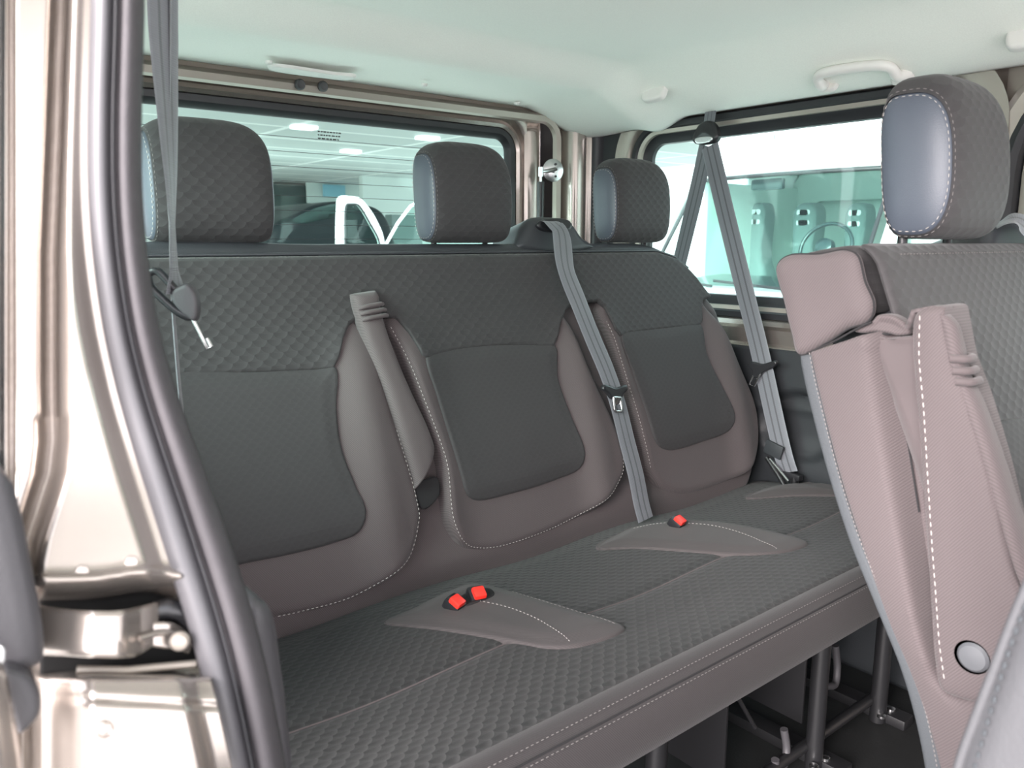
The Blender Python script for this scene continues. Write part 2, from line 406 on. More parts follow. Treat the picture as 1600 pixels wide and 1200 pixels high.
# headliner: dropped rim at the rear and along the side
def zc(x, y):
    z = 1.425-.052*sstep(y, 1.40, 1.53)-.006*sstep(y, 1.6, 1.8)
    z = z-.100*sstep(x, 1.47, 1.72)**1.0*(1-.35*sstep(y, 1.4, 1.6))-.10*(1-sstep(x, .05, .35))
    return z+.004*np.cos((x-.9)*2)
xs = np.linspace(.06, 1.735, 90); ys = np.concatenate([np.linspace(-1.3, 1.3, 40), np.linspace(1.31, 1.785, 50)])
bot = [[(x, y, zc(x, y)) for x in xs] for y in ys]
o = grid_obj('ceiling', bot, 'headliner', flip=True); s_ = o.modifiers.new('solid', 'SOLIDIFY'); s_.thickness = .03; s_.offset = -1; struct(o)
# roof skin over the headliner
rf = grid_obj('ceiling', [[(x, y, 1.50+.03*math.cos((x-.85)*1.6)) for x in np.linspace(-.05, 1.85, 30)] for y in np.linspace(-1.4, 1.9, 10)], 'paint', flip=True, thick=.01); struct(rf)
for (px, py) in ((420, 97), (663, 132), (808, 161)):
    P = AZ(px, py, 1.366); pl = lathe('trim_clip', P+np.array([0, 0, .002]), (0, 0, -1), [(.008, 0), (.008, .004), (.005, .007)], 'hplastic'); tag(pl, {420: 'small round trim plug in the rear ceiling rim left of the cover', 663: 'small round trim plug in the rear ceiling rim, the middle one', 808: 'small round trim plug in the rear ceiling rim nearest the corner pillar'}[px], 'trim plug', 'trim plugs in the ceiling rim')
# floor
o = box('floor', (.02, -1.3, -.03), (1.80, 1.9, 0.0), 'floor', bev=0); struct(o)
# ---- rear wall: tailgate
FR = Frame((0, YR, 0), (1, 0, 0), (0, 0, 1), (0, -1, 0))
gx1, gz1 = AY(795, 213, YR)[0], 1.297
rect = (.36, gx1, .80, gz1)
struct(frame_ring('wall_rear', rect, .045, [(.020, -.006), (.021, .008), (.030, .013), (.040, .010), (.045, .002), (.052, -.020), (.066, -.024), (.068, -.004), (.078, .003), (.105, .004), (.115, -.004), (.118, -.05)], FR, 'paint'))
wn = plate('window_1', rect, .045, FR, 'glass', h=-.012); struct(wn)
rb = frame_ring('rubber_surround', rect, .045, [(-.010, -.011), (-.008, -.004), (.004, .006), (.018, .007), (.022, -.004), (.024, -.02)], FR, 'rubber', wn)
for k in range(11):                                          # demister lines
    z = 1.245-.034*k
    tube('heating_line', [(rect[0]+.03, YR+.0115, z), (rect[1]-.03, YR+.0115, z-.0)], .0006, 'greyplastic', wn, seg=5)
# small print on the glass
pr = []
for r in range(3):
    x = .90
    while x < .955:
        L = random.uniform(.004, .010); z = 1.262-.008*r
        pr.append(([(x, YR+.010, z), (x+L, YR+.010, z), (x+L, YR+.010, z+.003), (x, YR+.010, z+.003)], [(0, 1, 2, 3)])); x += L+.002
joined('glass_print', pr, 'greyplastic', wn)
# tailgate lower half, seen by light only
struct(box('wall_rear', (.18, YR-.005, 0), (1.68, YR+.03, .79), 'plastic', bev=.01))
# header bar between ceiling rim and tailgate (body opening)
op = (.22, 1.640, .05, 1.372)
struct(frame_ring('wall_rear', op, .085, [(-.040, .030), (-.036, .042), (-.022, .046), (-.012, .036), (-.008, .018), (.006, .014), (.018, .020), (.026, .030)], Frame((0, YR-.03, 0), (1, 0, 0), (0, 0, 1), (0, -1, 0)), 'paintdull'))
# bright body jamb between the tailgate seal and the corner trim
def col_strip(name, pts, mat, z0=.75, z1=1.42):
    """vertical panel following (x, y) points"""
    P = smooth_open(pts, 40); rows = []
    for z in np.linspace(z0, z1, 24): rows.append([(p[0], p[1], z) for p in P])
    return grid_obj(name, rows, mat, thick=.004, flip=True)
struct(col_strip('wall_rear', [(1.545, 1.855), (1.560, 1.845), (1.585, 1.84), (1.60, 1.85)], 'paint', .75, 1.34))
jm = col_strip('wall_rear', [(1.640, 1.80), (1.655, 1.765), (1.675, 1.755), (1.695, 1.755), (1.705, 1.77), (1.712, 1.765), (1.722, 1.755), (1.725, 1.77)], 'paint'); struct(jm)
struct(col_strip('wall_rear', [(1.585, 1.872), (1.62, 1.862), (1.665, 1.862)], 'rubber', .75, 1.38))
struct(col_strip('trim_1', [(1.722, 1.765), (1.728, 1.742), (1.752, 1.735)], 'vinyl', 0.4, 1.40))
struct(col_strip('trim_2', [(1.752, 1.735), (1.757, 1.70), (1.757, 1.655)], 'plastic', 0.4, 1.40))
# ---- far side wall
FX = Frame((XF, 0, 0), (0, 1, 0), (0, 0, 1), (-1, 0, 0))
rw = (.74, 1.575, .845, 1.285)
lay = [(.004, -.03), (.006, .006), (.020, .010), (.030, .006), (.034, -.004), (.048, -.006), (.052, .003), (.060, .008), (.085, .010), (.10, .012)]
struct(frame_ring('wall_right', rw, .06, lay, FX, 'paintdull'))
wn2 = plate('window_2', rw, .06, FX, 'glass', h=-.028); struct(wn2)
frame_ring('rubber_surround', rw, .06, [(-.020, -.026), (-.018, -.016), (0.0, -.010), (.012, .004), (.020, .014), (.034, .013), (.040, .004), (.042, -.01)], FX, 'rubber', wn2)
# body side skin with the window holes left open (upper rail, sill, pillars)
def wallpanel(name, y0, y1, z0, z1, mat, x=XF+.012, t=.02, bev=.004): return struct(box(name, (x, y0, z0), (x+t, y1, z1), mat, bev=bev))
wallpanel('wall_right', -1.3, 1.9, 1.36, 1.50, 'paintdull')
wallpanel('wall_right', .60, .66, .0, 1.40, 'paintdull'); wallpanel('wall_right', 1.65, 1.86, 0, 1.42, 'paintdull')
wallpanel('wall_right', .62, 1.70, .74, .79, 'paint', x=XF-.012)
wallpanel('wall_right', .62, 1.70, .0, .80, 'paintdull')
wallpanel('wall_right', -1.3, .60, .0, .80, 'paintdull')
# sill ledge between window and trim
prof = [(XF-.010, .812), (XF-.022, .806), (XF-.026, .795), (XF-.016, .785), (XF-.014, .75), (XF-.024, .742), (XF-.030, .735)]
struct(grid_obj('wall_right', [[(p[0], y, p[1]) for p in prof] for y in np.linspace(.62, 1.70, 12)], 'paint', thick=.004, flip=True, flat=25))
# lower trim panel, dark moulded plastic
def trim_x(y, z):
    d = .006*math.exp(-((z-(.60-.10*(y-1.0)**2))/.010)**2)
    d += .010*sstep(z, .40, .46)*(1-sstep(z, .50, .54))*sstep(y, .55, .9)
    r = math.hypot((y-1.03)/.11, (z-.56)/.09); d -= .022*(1-sstep(r, .8, 1.0))
    return XF-.030-d+.02*(1-sstep(z, .0, .3))
struct(grid_obj('wall_right', [[(trim_x(y, z), y, z) for z in np.linspace(.0, .742, 90)] for y in np.linspace(.56, 1.74, 110)], 'plastic', thick=.004))
# next side opening further forward: arched seals and glass
rw3 = (-.62, .56, .80, 1.27)
struct(frame_ring('wall_right', rw3, .14, [(-.005, -.02), (.0, .004), (.03, .010), (.05, .006), (.055, -.006), (.075, -.006), (.080, .006), (.11, .010), (.125, .0)], FX, 'paintdull'))
wn3 = plate('window_3', rw3, .14, FX, 'glass', h=-.018); struct(wn3)
frame_ring('rubber_surround', rw3, .14, [(-.03, -.016), (-.028, -.006), (-.004, .008), (.008, .004), (.010, -.01)], FX, 'rubber', wn3)
struct(frame_ring('trim_3', rw3, .14, [(.052, .002), (.058, .020), (.070, .026), (.082, .020), (.086, .006)], FX, 'rubber'))
struct(box('wall_right', (XF+.035, -1.3, 1.1), (XF+.05, .75, 1.5), 'paintdull', bev=0))
# near side wall behind the door opening (quarter panel and glass) and the sill under the door
struct(box('wall_left', (.02, .70, 0), (.05, 1.88, .82), 'plastic', bev=0)); struct(box('wall_left', (.02, .70, 1.28), (.07, 1.88, 1.48), 'paintdull', bev=0))
struct(box('wall_left', (.02, .66, .8), (.05, .80, 1.3), 'plastic', bev=0)); struct(box('wall_left', (.02, 1.70, .8), (.05, 1.88, 1.3), 'plastic', bev=0))
wn4 = plate('window_4', (.80, 1.70, .80, 1.30), .05, Frame((.03, 0, 0), (0, 1, 0), (0, 0, 1), (1, 0, 0)), 'glass'); struct(wn4)
struct(box('wall_left', (-.03, -1.3, 1.40), (.08, .75, 1.50), 'paint', bev=.01))
struct(box('floor', (-.04, -1.3, -.12), (.03, .6, -.01), 'paint', bev=.01))
# ---- the near door jamb: champagne sheet metal, traced on a surface that faces forward
def gY(z): return .44+.06*float(sstep(z, .70, .93))
def seal_px(py, w=0):                 # left edge of the seal (w=0) .. right edge (w=1)
    ysr = [-80, 0, 200, 330, 460, 570, 680, 800, 900, 1000, 1100, 1200, 1290]
    L = [143, 141, 135, 137, 150, 170, 200, 238, 270, 302, 326, 350, 368]
    R = [226, 227, 221, 223, 238, 262, 300, 345, 378, 408, 430, 448, 462]
    return np.interp(py, ysr, L)*(1-w)+np.interp(py, ysr, R)*w
def jray(px, py, off=0.0):
    Y = .5
    for _ in range(6):
        P = AY(px, py, Y); Y = gY(P[2])+off
    return AY(px, py, Y)
sy = np.linspace(-80, 1290, 200)
kk = np.ones(21)/21
def smx(a): return np.convolve(np.pad(a, 10, mode='edge'), kk, mode='valid')
SL = smx(np.array([seal_px(y, 0) for y in sy])); SR = smx(np.array([seal_px(y, 1) for y in sy]))
def sL(y): return float(np.interp(y, sy, SL))
def sR(y): return float(np.interp(y, sy, SR))
def joff(px, py):
    gx = np.interp(py, [-80, 200, 400, 600, 690, 740, 790, 840, 880], [98, 88, 80, 80, 82, 76, 60, 44, 36])
    d = px-gx
    off = .020*math.exp(-(d/(11 if py < 650 else 15))**2)               # pressed channel
    off += -.010*float(sstep(d, 10, 34))*(1-float(sstep(px, sL(py)-42, sL(py)-8)))   # raised middle face
    off += .006*math.exp(-((px-18)/5)**2)                                # outer fold
    off += .010*float(sstep(-px, -14, 20))
    lip = 905-12*math.exp(-((px-230)/60)**2)
    off += -.008*math.exp(-((py-lip)/7)**2)*(1 if px > 40 else 0)
    rec = float(sstep(py, lip+8, lip+46))*(1-float(sstep(py, 1040, 1062)))
    off += .055*rec
    # lower box
    bx = float(sstep(px, 66, 150)); by = float(sstep(py, 1050, 1105))
    off += (.030-.040*bx)*float(sstep(py, 1040, 1060)) - .012*bx*by
    off += .004*math.exp(-((py-1092-.06*(px-150))/5)**2)*bx
    return off
def jpatch(name, x0, x1, y0, y1, mat, step=3.0, parent=None):
    ys_ = np.arange(y0, y1+.1, step*1.6); rows = []
    for y in ys_:
        a = x0; b = x1(y) if callable(x1) else x1
        rows.append([jray(px, y, joff(px, y)) for px in np.linspace(a, b, int((x1(600)-x0 if callable(x1) else x1-x0)/step)+40)])
    return grid_obj(name, rows, mat, parent, thick=.003, flip=True, flat=180)
struct(jpatch('wall_left', -70, lambda y: sL(y)+14, -80, 1290, 'paint'))
# dark edge of the open door gap at the far left
struct(grid_obj('trim_4', [[jray(px, y, -.006*math.sin((px+70)/76*math.pi)) for px in np.linspace(-70, 9-.004*y, 8)] for y in np.linspace(-80, 740, 20)], 'darkpaint', thick=.003, flip=True))
# weatherstrip: soft outer lip and main bulb, a lofted profile
def seal_strip(name, f0, f1, mat, hgt, base, prof=None, n=150):
    rows = []
    for y in np.linspace(-80, 1290, n):
        a = sL(y); b = sR(y); r = []
        for q in np.linspace(0, 1, 15):
            px = a+(b-a)*(f0+(f1-f0)*q); h = hgt*(prof(q) if prof else math.sqrt(max(0, 1-(2*q-1)**2)))
            r.append(jray(px, y, base-h))
        rows.append(r)
    return grid_obj(name, rows, mat, None, thick=.002, flip=True, flat=180)
struct(seal_strip('trim_5', -.02, .50, 'seal_flap', .012, .002, lambda q: math.sin(q*math.pi)**.6*(.6+.4*q)))
struct(seal_strip('trim_6', .46, 1.0, 'seal', .020, .006))
struct(seal_strip('trim_7', .44, .50, 'rubber', .003, -.009))
# drilled plug and small bolts on the jamb
def on_jamb(px, py, lift): return jray(px, py, joff(px, py)-lift)
P = on_jamb(163, 1140, .001); o = lathe('jamb_plug', P, (-.1, -1, .25), [(.0045, 0), (.0045, .001), (.0036, .0015), (.0030, .0006), (.0012, .0012)], 'paint'); tag(o, 'small round plug in the lower box of the champagne door jamb', 'plug')
for i, (px, py) in enumerate(((128, 893), (205, 878))):
    o = lathe('jamb_dimple', on_jamb(px, py, .0), (-.1, -1, .25), [(.0035, 0), (.003, .0008), (.0015, .001)], 'paint'); tag(o, ['small left rivet dimple low on the champagne jamb face', 'small right rivet dimple low on the champagne jamb face'][i], 'rivet', 'rivet dimples on the door jamb')
# ---- roller arm / bracket in the jamb recess
t = thing('hinge_bracket', 'champagne folded metal hinge bracket in the door jamb recess', 'hinge', jray(160, 1025, 0))
def jstrip(name, top, bot, offs, mat, parent, th=.003, n=40):
    """plate between two pixel polylines; offs depth per position"""
    T_ = smooth_open(top, n); B_ = smooth_open(bot, n); m = min(len(T_), len(B_)); rows = []
    for k in range(9):
        q = k/8; r = []
        for i in range(m):
            p = T_[i]*(1-q)+B_[i]*q; r.append(jray(p[0], p[1], float(np.interp(i/(m-1), np.linspace(0, 1, len(offs)), offs))))
        rows.append(r)
    return grid_obj(name, rows, mat, parent, thick=th, flip=False, flat=40)
jstrip('arm', [(50, 944), (110, 952), (170, 955), (205, 950), (243, 941)], [(55, 1022), (110, 1024), (165, 1028), (205, 1026), (243, 1004)], [.015, .0, -.014, -.012, .004, .012], 'paint', t)
jstrip('arm_tip', [(236, 972), (262, 972), (285, 984), (297, 1005)], [(236, 1010), (258, 1013), (275, 1015), (290, 1020)], [.010, .010, .016, .02], 'paint', t)
lathe('bolt', jray(281, 1001, -.002), (-.35, -1, .1), [(.0055, 0), (.0055, .002), (.004, .004), (.002, .0045)], 'paintdull', t)
tube('rib', [jray(218, 998, -.004), jray(240, 991, -.0), jray(262, 988, .003), jray(276, 990, .006)], .0018, 'paint', t)
tube('spring', [jray(244, 955, .016), jray(262, 950, .012), jray(285, 955, .012), jray(300, 972, .016)], .006, 'black', t)
tube('rail', [jray(120, 1046, .01), jray(200, 1047, .004), jray(305, 1037, .006)], .0022, 'paintdull', t)
jstrip('recess_shade', [(62, 936), (160, 931), (235, 926), (300, 948)], [(62, 1058), (160, 1054), (240, 1050), (308, 1040)], [.034, .030, .028, .026], 'matte', t)  # no real plate: dark sheet added as the shade inside the recess
# dark moulded cover at the picture's left, on the door side of the hinge
t = thing('hinge_cover', 'dark grey moulded plastic cover beside the hinge bracket at the door edge', 'hinge cover', jray(30, 1050, -.03))
def jpillow(name, pts, off, depth, er, mat, parent, puff=0.0):
    c = jray(*np.mean(np.array(pts), 0), off); fr = Frame(c, (1, 0, 0), (0, .0, 1), (0, -1, 0))
    return pillow(name, [fr.px(*p) for p in pts], fr, mat, parent, depth=depth, er=er, puff=puff, pw=.012, n=120)
jpillow('cover', [(-60, 745), (-20, 742), (10, 745), (22, 760), (33, 795), (45, 850), (56, 905), (66, 960), (71, 1020), (66, 1040), (40, 1052), (16, 1056), (0, 1040), (-60, 1035)], -.035, .03, .006, 'greyplastic', t, .002)
jpillow('lower_cover', [(8, 1050), (40, 1055), (60, 1075), (66, 1105), (60, 1125), (32, 1150), (16, 1120)], -.026, .02, .004, 'greyplastic', t)
jpillow('screw', [(1, 1010), (8, 1014), (10, 1025), (7, 1036), (1, 1038), (-4, 1024)], -.043, .004, .001, 'steel', t)
t = struct(jpatch('wall_left', -70, 10, 1060, 1290, 'paint')); t.location.y -= .03
o = grid_obj('door_edge', [[jray(px, y, -.040-.010*math.sin(max(0, min(1, (px+70)/(70+b)))*math.pi)) for px in np.linspace(-70, b, 14)] for y, b in [(1035, 4), (1060, 12), (1100, 20), (1140, 27), (1180, 33), (1230, 38), (1290, 40)]], 'paint', thick=.003, flip=True); tag(o, 'champagne edge of the open door in the bottom left corner', 'door')
# ================================================================== ceiling fittings
def grab(name, pA, pB, label, group=None, lift=.0):
    A, B = np.array(pA), np.array(pB); t = thing(name, label, 'grab handle', (A+B)/2, group); ax = B-A; L = np.linalg.norm(ax); ax /= L
    out = np.array([-.80, .0, .50]); out /= np.linalg.norm(out); dn = np.array([-.008, 0, -.014])
    path = [A-ax*.004, A+out*.016+ax*.002+dn, A+out*.040+ax*.006+dn, A+out*.052+ax*.028+dn, A+out*.055+ax*L*.5+dn, B+out*.052-ax*.028+dn, B+out*.040-ax*.006+dn, B+out*.016-ax*.002+dn, B+ax*.004]
    P = smooth_open(path, 56); n = len(P); rr = [.0105+.005*(abs(2*i/(n-1)-1)**6) for i in range(n)]
    tube('grip', P, rr, 'hplastic', t, seg=14)
    for q, s in ((A, -1), (B, 1)):
        f = Frame(q+out*.0, ax*s, np.cross(out, ax)*-s, out)
        pillow('mount', [(-.022, -.012), (.012, -.012), (.018, 0), (.012, .014), (-.022, .014)], f, 'hplastic', t, depth=.006, er=.004, n=60, rings=8)
    return t
def ceil_hit(px, py, lift=.0):
    r = ray(px, py); t = .3
    while t < 3:
        P = CAM+r*t
        if P[2] > zc(P[0], P[1]): break
        t += .002
    return CAM+r*(t-lift)
grab('grab_handle', ceil_hit(1290, 131), ceil_hit(1412, 116), 'pale curved grab handle on the ceiling edge above the side window', None)
def hook(px, py, x, label):
    P = ceil_hit(px, py, .012); t = thing('coat_hook', label, 'coat hook', P)
    f = Frame(P, (0, -1, 0), (.35, 0, 1), (-1, 0, .35))
    pillow('flap', [(-.032, -.016), (-.022, -.022), (.022, -.022), (.034, -.016), (.036, .014), (.028, .021), (-.030, .021), (-.036, .012)], f, 'hplastic', t, depth=.010, er=.006, n=80, rings=10)
    pillow('recess', [(-.030, .013), (.024, .016), (.022, .022), (-.020, .022)], Frame(P+np.array([.003, 0, 0]), (0, -1, 0), (.35, 0, 1), (-1, 0, .35)), 'greyplastic', t, depth=.006, er=.002, n=50, rings=6)
hook(1019, 142, 1.60, 'pale rounded coat hook flap in the rear ceiling corner')
hook(1606, 52, 1.60, 'pale coat hook flap at the right picture edge, ahead of the grab handle')
# pale cover and two rubber stops in the rear header
P = AZ(487, 117, 1.358)
t = thing('latch_cover', 'pale flat latch cover in the rear ceiling rim above the tailgate window', 'cover', P)
fr = Frame(P, (1, 0, 0), (0, -1, 0), (0, 0, -1))
q = [fr.px(*p) for p in ((418, 108), (432, 105), (520, 117), (556, 121), (545, 126), (500, 122), (440, 114))]
pillow('cover_plate', q, fr, 'hplastic', t, depth=.004, er=.003, n=80, rings=8)
for i, px in enumerate((470, 506)):
    P = AY(px, 131+(px-470)*.08, 1.765); o = lathe('rubber_stop', P+np.array([0, .012, 0]), (0, -1, -.1), [(.010, 0), (.012, .004), (.012, .010), (.009, .014), (.005, .013)], 'greyplastic')
    tag(o, ['round grey rubber stop under the latch cover, the left of the two', 'round grey rubber stop under the latch cover, the right of the two'][i], 'rubber stop', 'rubber stops above the tailgate window')
# gas strut of the tailgate with its ball bracket
P = AY(866, 266, 1.755); t = thing('gas_strut', 'thin black tailgate gas strut with round silver bracket by the corner pillar', 'gas strut', P)
lathe('bracket', P+np.array([.0, .006, 0]), (-.35, -1, 0), [(.032, 0), (.032, .003), (.029, .0045), (.008, .005), (.006, .012), (.006, .016)], 'steel', t)
A = AY(845, 268, 1.738); B = AY(843, 420, 1.738)
tube('ball_arm', [P+np.array([0, -.006, .002]), (P+A)/2+np.array([0, -.008, 0]), A], .006, 'steel', t)
tube('socket', [A+np.array([0, 0, .012]), A, A-np.array([0, 0, .014])], .0075, 'steel', t, seg=14)
tube('rod', [A, A-np.array([0, 0, .03])], .004, 'steel', t); tube('cylinder', [A-np.array([0, 0, .028]), B], .0105, 'black', t, seg=18)
for dz in (-.017, .017): lathe('rivet', P+np.array([.004, -.002, dz]), (-.35, -1, 0), [(.0035, 0), (.003, .002)], 'greyplastic', t, seg=12)
# ================================================================== THE REAR BENCH
BN = thing('bench_seat', 'three-seat rear bench in charcoal scale fabric with brown bolsters', 'seat', (.93, .85, 0))
L0 = math.hypot(.165, .565)
FB = Frame((0, 1.10, .42), (1, 0, 0), (0, .165, .565))
XC = (.437, .93, 1.41)
def G(x, s):
    x = np.asarray(x, float); s = np.asarray(s, float); g = .018+.010*np.exp(-((s-.17)/.12)**2)+0*x
    for xc in XC:
        a = np.abs(x-xc); g = g+.020*np.exp(-((a-.195)/.045)**2)*(1-sstep(s, .36, .50))
    return g+.004*sstep(s, .45, .58)
rb_ = [(1.49, .592), (1.556, .545), (1.65, .431), (1.694, .235), (1.685, .076), (1.648, .00), (1.50, -.03)]
body = [(.30, .606), (.60, .608), (.93, .608), (1.25, .608), (1.42, .606)]+rb_+[(.9, -.03), (.25, -.03), (.185, .01), (.17, .2), (.175, .45), (.20, .56)]
pillow('backrest', body, FB, 'vinyl', BN, depth=.06, er=.022, base=-.008, rings=26, n=300, centre=(.93, .28))
def redge(s): return float(np.interp(s, [-.03, .0, .076, .235, .431, .545, .592], [1.60, 1.650, 1.684, 1.694, 1.65, 1.556, 1.49]))
# brown lower cover
rows = []; uv = []
for s in np.concatenate([np.linspace(-.08, .03, 18), np.linspace(.04, .47, 40)]):
    a, b = .185, redge(max(s, -.02)); X_ = a+(b-a)*np.linspace(0, 1, 160)**1.0
    h = .004+.002*np.sin(X_*3)-.012*(1-float(sstep(s, -.07, .05)))+.008*math.exp(-((s-.03)/.03)**2)
    e = np.clip((b-X_)/.03, 0, 1); h = h+.030*(np.sqrt(1-(1-e)**2)-1)
    rows.append([FB.w(x, s, q) for x, q in zip(X_, h)]); uv.append([(x, s) for x in X_])
grid_obj('lower_cover', rows, 'brown', BN, uv, thick=.004)
# brown pads
def bpx(pts, h=.03): return [FB.px(*p, h) for p in pts]
pad2 = bpx([(612, 500), (628, 545), (655, 620), (690, 720), (697, 780), (703, 815), (722, 848), (750, 861), (800, 856), (880, 826), (945, 785), (972, 745), (972, 710), (950, 640), (915, 560), (893, 500), (880, 478)])
pad2 += [(1.08, .50), (.76, .50)]
off1 = XC[0]-XC[1]
pad1r = bpx([(580, 508), (602, 590), (625, 670), (655, 785), (658, 820), (645, 870), (610, 905), (555, 940), (480, 962), (435, 970)])
pad1 = pad1r+[(.30, .02), (.225, .05), (.20, .13), (.21, .3), (.25, .46), (.30, .50), (.55, .50)]
pad3 = bpx([(940, 478), (960, 530), (985, 610), (1010, 700), (1020, 735), (1040, 762), (1075, 772), (1130, 758), (1175, 732), (1191, 700), (1188, 640), (1165, 575), (1128, 505), (1108, 472)])
pad3 += [(1.56, .49), (1.28, .49)]
for pd, xc in ((pad1, XC[0]), (pad2, XC[1]), (pad3, XC[2])):
    Hf = lambda x, s: G(x, s)-.002
    pillow('seat_pad', pd, FB, 'brown', BN, depth=.02, er=.018, H=Hf, rings=34, n=260, centre=(xc, .25), back=True)
for pts in ([(612, 505), (628, 545), (655, 620), (690, 720), (697, 780), (703, 815), (722, 848), (750, 861), (800, 856), (880, 826), (945, 785), (972, 745), (972, 712)],
            [(580, 512), (602, 590), (625, 670), (655, 785), (658, 820), (645, 870), (610, 905), (555, 940), (480, 962), (435, 972)],
            [(942, 482), (960, 530), (985, 610), (1010, 700), (1020, 735)],
            [(1108, 478), (1128, 508), (1165, 578), (1186, 640), (1189, 690)]):
    P = smooth_open(bpx(pts), 80); c = np.array([min(XC, key=lambda q: abs(q-P[:, 0].mean())), .25])
    Q = [p+(c-p)/np.linalg.norm(c-p)*.006 for p in P]
    stitches('stitching', [FB.w(p[0], p[1], float(G(p[0], p[1]))-.0055) for p in Q], BN, mat='thread' , r=.0007)
# charcoal upper panel
lo_pts = bpx([(230, 588), (400, 582), (500, 578), (523, 577), (531, 560), (538, 530), (548, 508), (560, 500)])
lo = [(.17, .385), (.22, .40)]+lo_pts+bpx([(608, 494), (622, 495), (640, 520), (658, 556), (668, 561), (720, 546), (780, 540), (840, 540), (868, 543), (873, 530), (878, 505), (888, 482), (905, 474)])
lo += bpx([(938, 470), (948, 480), (962, 515), (972, 525), (1040, 514), (1095, 510), (1101, 503), (1100, 480), (1103, 468), (1118, 462)])
lo = sorted(lo, key=lambda p: p[0]); lo = np.array(lo)
X_ = np.unique(np.concatenate([np.linspace(.18, 1.61, 300)]+[np.linspace(p-.012, p+.012, 12) for p in (.587, .60, .62, .71, .745, 1.07, 1.09, 1.23, 1.25, 1.56)]))
slo = np.interp(X_, lo[:, 0], lo[:, 1]); kk2 = np.ones(3)/3
shi = np.interp(X_, [.18, .22, .30, 1.44, 1.50, 1.556, 1.62], [.45, .55, .577, .577, .562, .525, .455]); shi = np.maximum(shi, slo+.002)
rows = []; uv = []
for q in np.concatenate([[0, .01, .025, .05, .08], np.linspace(.12, .9, 22), [.94, .97, 1]]):
    s = slo+(shi-slo)*q; e = np.clip((s-slo)/.008, 0, 1); e2 = np.clip((shi-s)/.02, 0, 1)
    h = G(X_, s)+.0045-.008*(1-np.sqrt(1-(1-e)**2))-.014*(1-np.sqrt(1-(1-e2)**2))
    e3 = np.clip((np.array([redge(v_) for v_ in s])-.006-X_)/.03, 0, 1); h = h-.040*(1-np.sqrt(1-(1-e3)**2)); Xr = np.minimum(X_, np.array([redge(v_) for v_ in s])-.004)
    rows.append([FB.w(x, a, b) for x, a, b in zip(Xr, s, h)]); uv.append([(x, a) for x, a in zip(X_, s)])
grid_obj('upper_panel', rows, 'charcoal', BN, uv, thick=.004)
P = [FB.w(x, s-.003, .0185) for x, s in zip(X_, shi) if .24 < x < 1.50]; stitches('top_stitching', P, BN, mat='threaddim', r=.0005)
tube('top_piping', [FB.w(x, s+.003, .0125) for x, s in zip(X_[::3], shi[::3]) if .24 < x < 1.55], .003, 'vinyl', BN, seg=8)
# charcoal inserts
ins2 = bpx([(666, 556), (720, 541), (780, 535), (840, 535), (871, 538), (876, 590), (893, 650), (911, 710), (906, 732), (870, 750), (800, 772), (745, 782), (729, 772), (718, 740), (700, 680), (682, 620)])
ins3 = bpx([(974, 520), (1040, 509), (1099, 505), (1108, 550), (1128, 605), (1143, 652), (1139, 672), (1100, 690), (1045, 703), (1027, 692), (1010, 640), (992, 580)])
ins1 = bpx([(400, 577), (500, 573), (526, 571), (529, 640), (536, 700), (555, 760), (570, 802), (561, 832), (520, 850), (450, 868), (390, 880)])+[(.33, .115), (.29, .14), (.27, .25), (.27, .405)]
for q, xc in ((ins1, XC[0]), (ins2, XC[1]), (ins3, XC[2])):
    pillow('centre_insert', q, FB, 'insert', BN, depth=.004, er=.007, puff=.004, pw=.03, base=.003, H=G, rings=30, n=240, centre=(np.mean(np.array(q), 0)[0], .26))
# padded strip with a ribbed tab between first and second seat
def loft(name, A, B, mat, parent, fr, hgt, base, n=60, pw=3.0, H=None):
    A = smooth_open(A, n); B = smooth_open(B, n); m = min(len(A), len(B)); rows = []; uv = []
    for i in range(m):
        r = []; u = []
        endf = min(1, (i+.5)/3, (m-i-.5)/3)**.5
        for q in np.linspace(0, 1, 17):
            p = A[i]*(1-q)+B[i]*q; h = hgt*endf*(1-abs(2*q-1)**pw)**(1/pw)+base
            if H is not None: h += float(H(p[0], p[1]))
            r.append(fr.w(p[0], p[1], h)); u.append((p[0], p[1]))
        rows.append(r); uv.append(u)
    return grid_obj(name, rows, mat, parent, uv, thick=.003, flat=180, flip=True)
Ap = bpx([(554, 456), (562, 492), (582, 550), (606, 610), (632, 690), (648, 745), (652, 768)], .045)
Bp = bpx([(596, 450), (603, 492), (622, 550), (648, 610), (676, 670), (684, 705), (664, 752)], .045)
st = loft('pull_strip', Ap, Bp, 'brown', BN, FB, .022, .022)
for k, (a, b) in enumerate((((565, 480), (602, 473)), ((568, 489), (606, 482)), ((571, 498), (609, 491)))):
    pa, pb = FB.px(*a, .05), FB.px(*b, .05); P = [FB.w(pa[0]+(pb[0]-pa[0])*q, pa[1]+(pb[1]-pa[1])*q, .040+.008*math.sqrt(max(0, 1-(2*q-1)**4))) for q in np.linspace(0, 1, 9)]
    tube('rib', P, .0036, 'brown', st, seg=8)
pillow('fold_shade', bpx([(650, 752), (668, 748), (683, 745), (688, 772), (664, 796), (655, 785)], .03), FB, 'seam', BN, depth=.004, er=.003, base=.030, n=50, rings=8)  # dark patch painted for the shade inside the fold
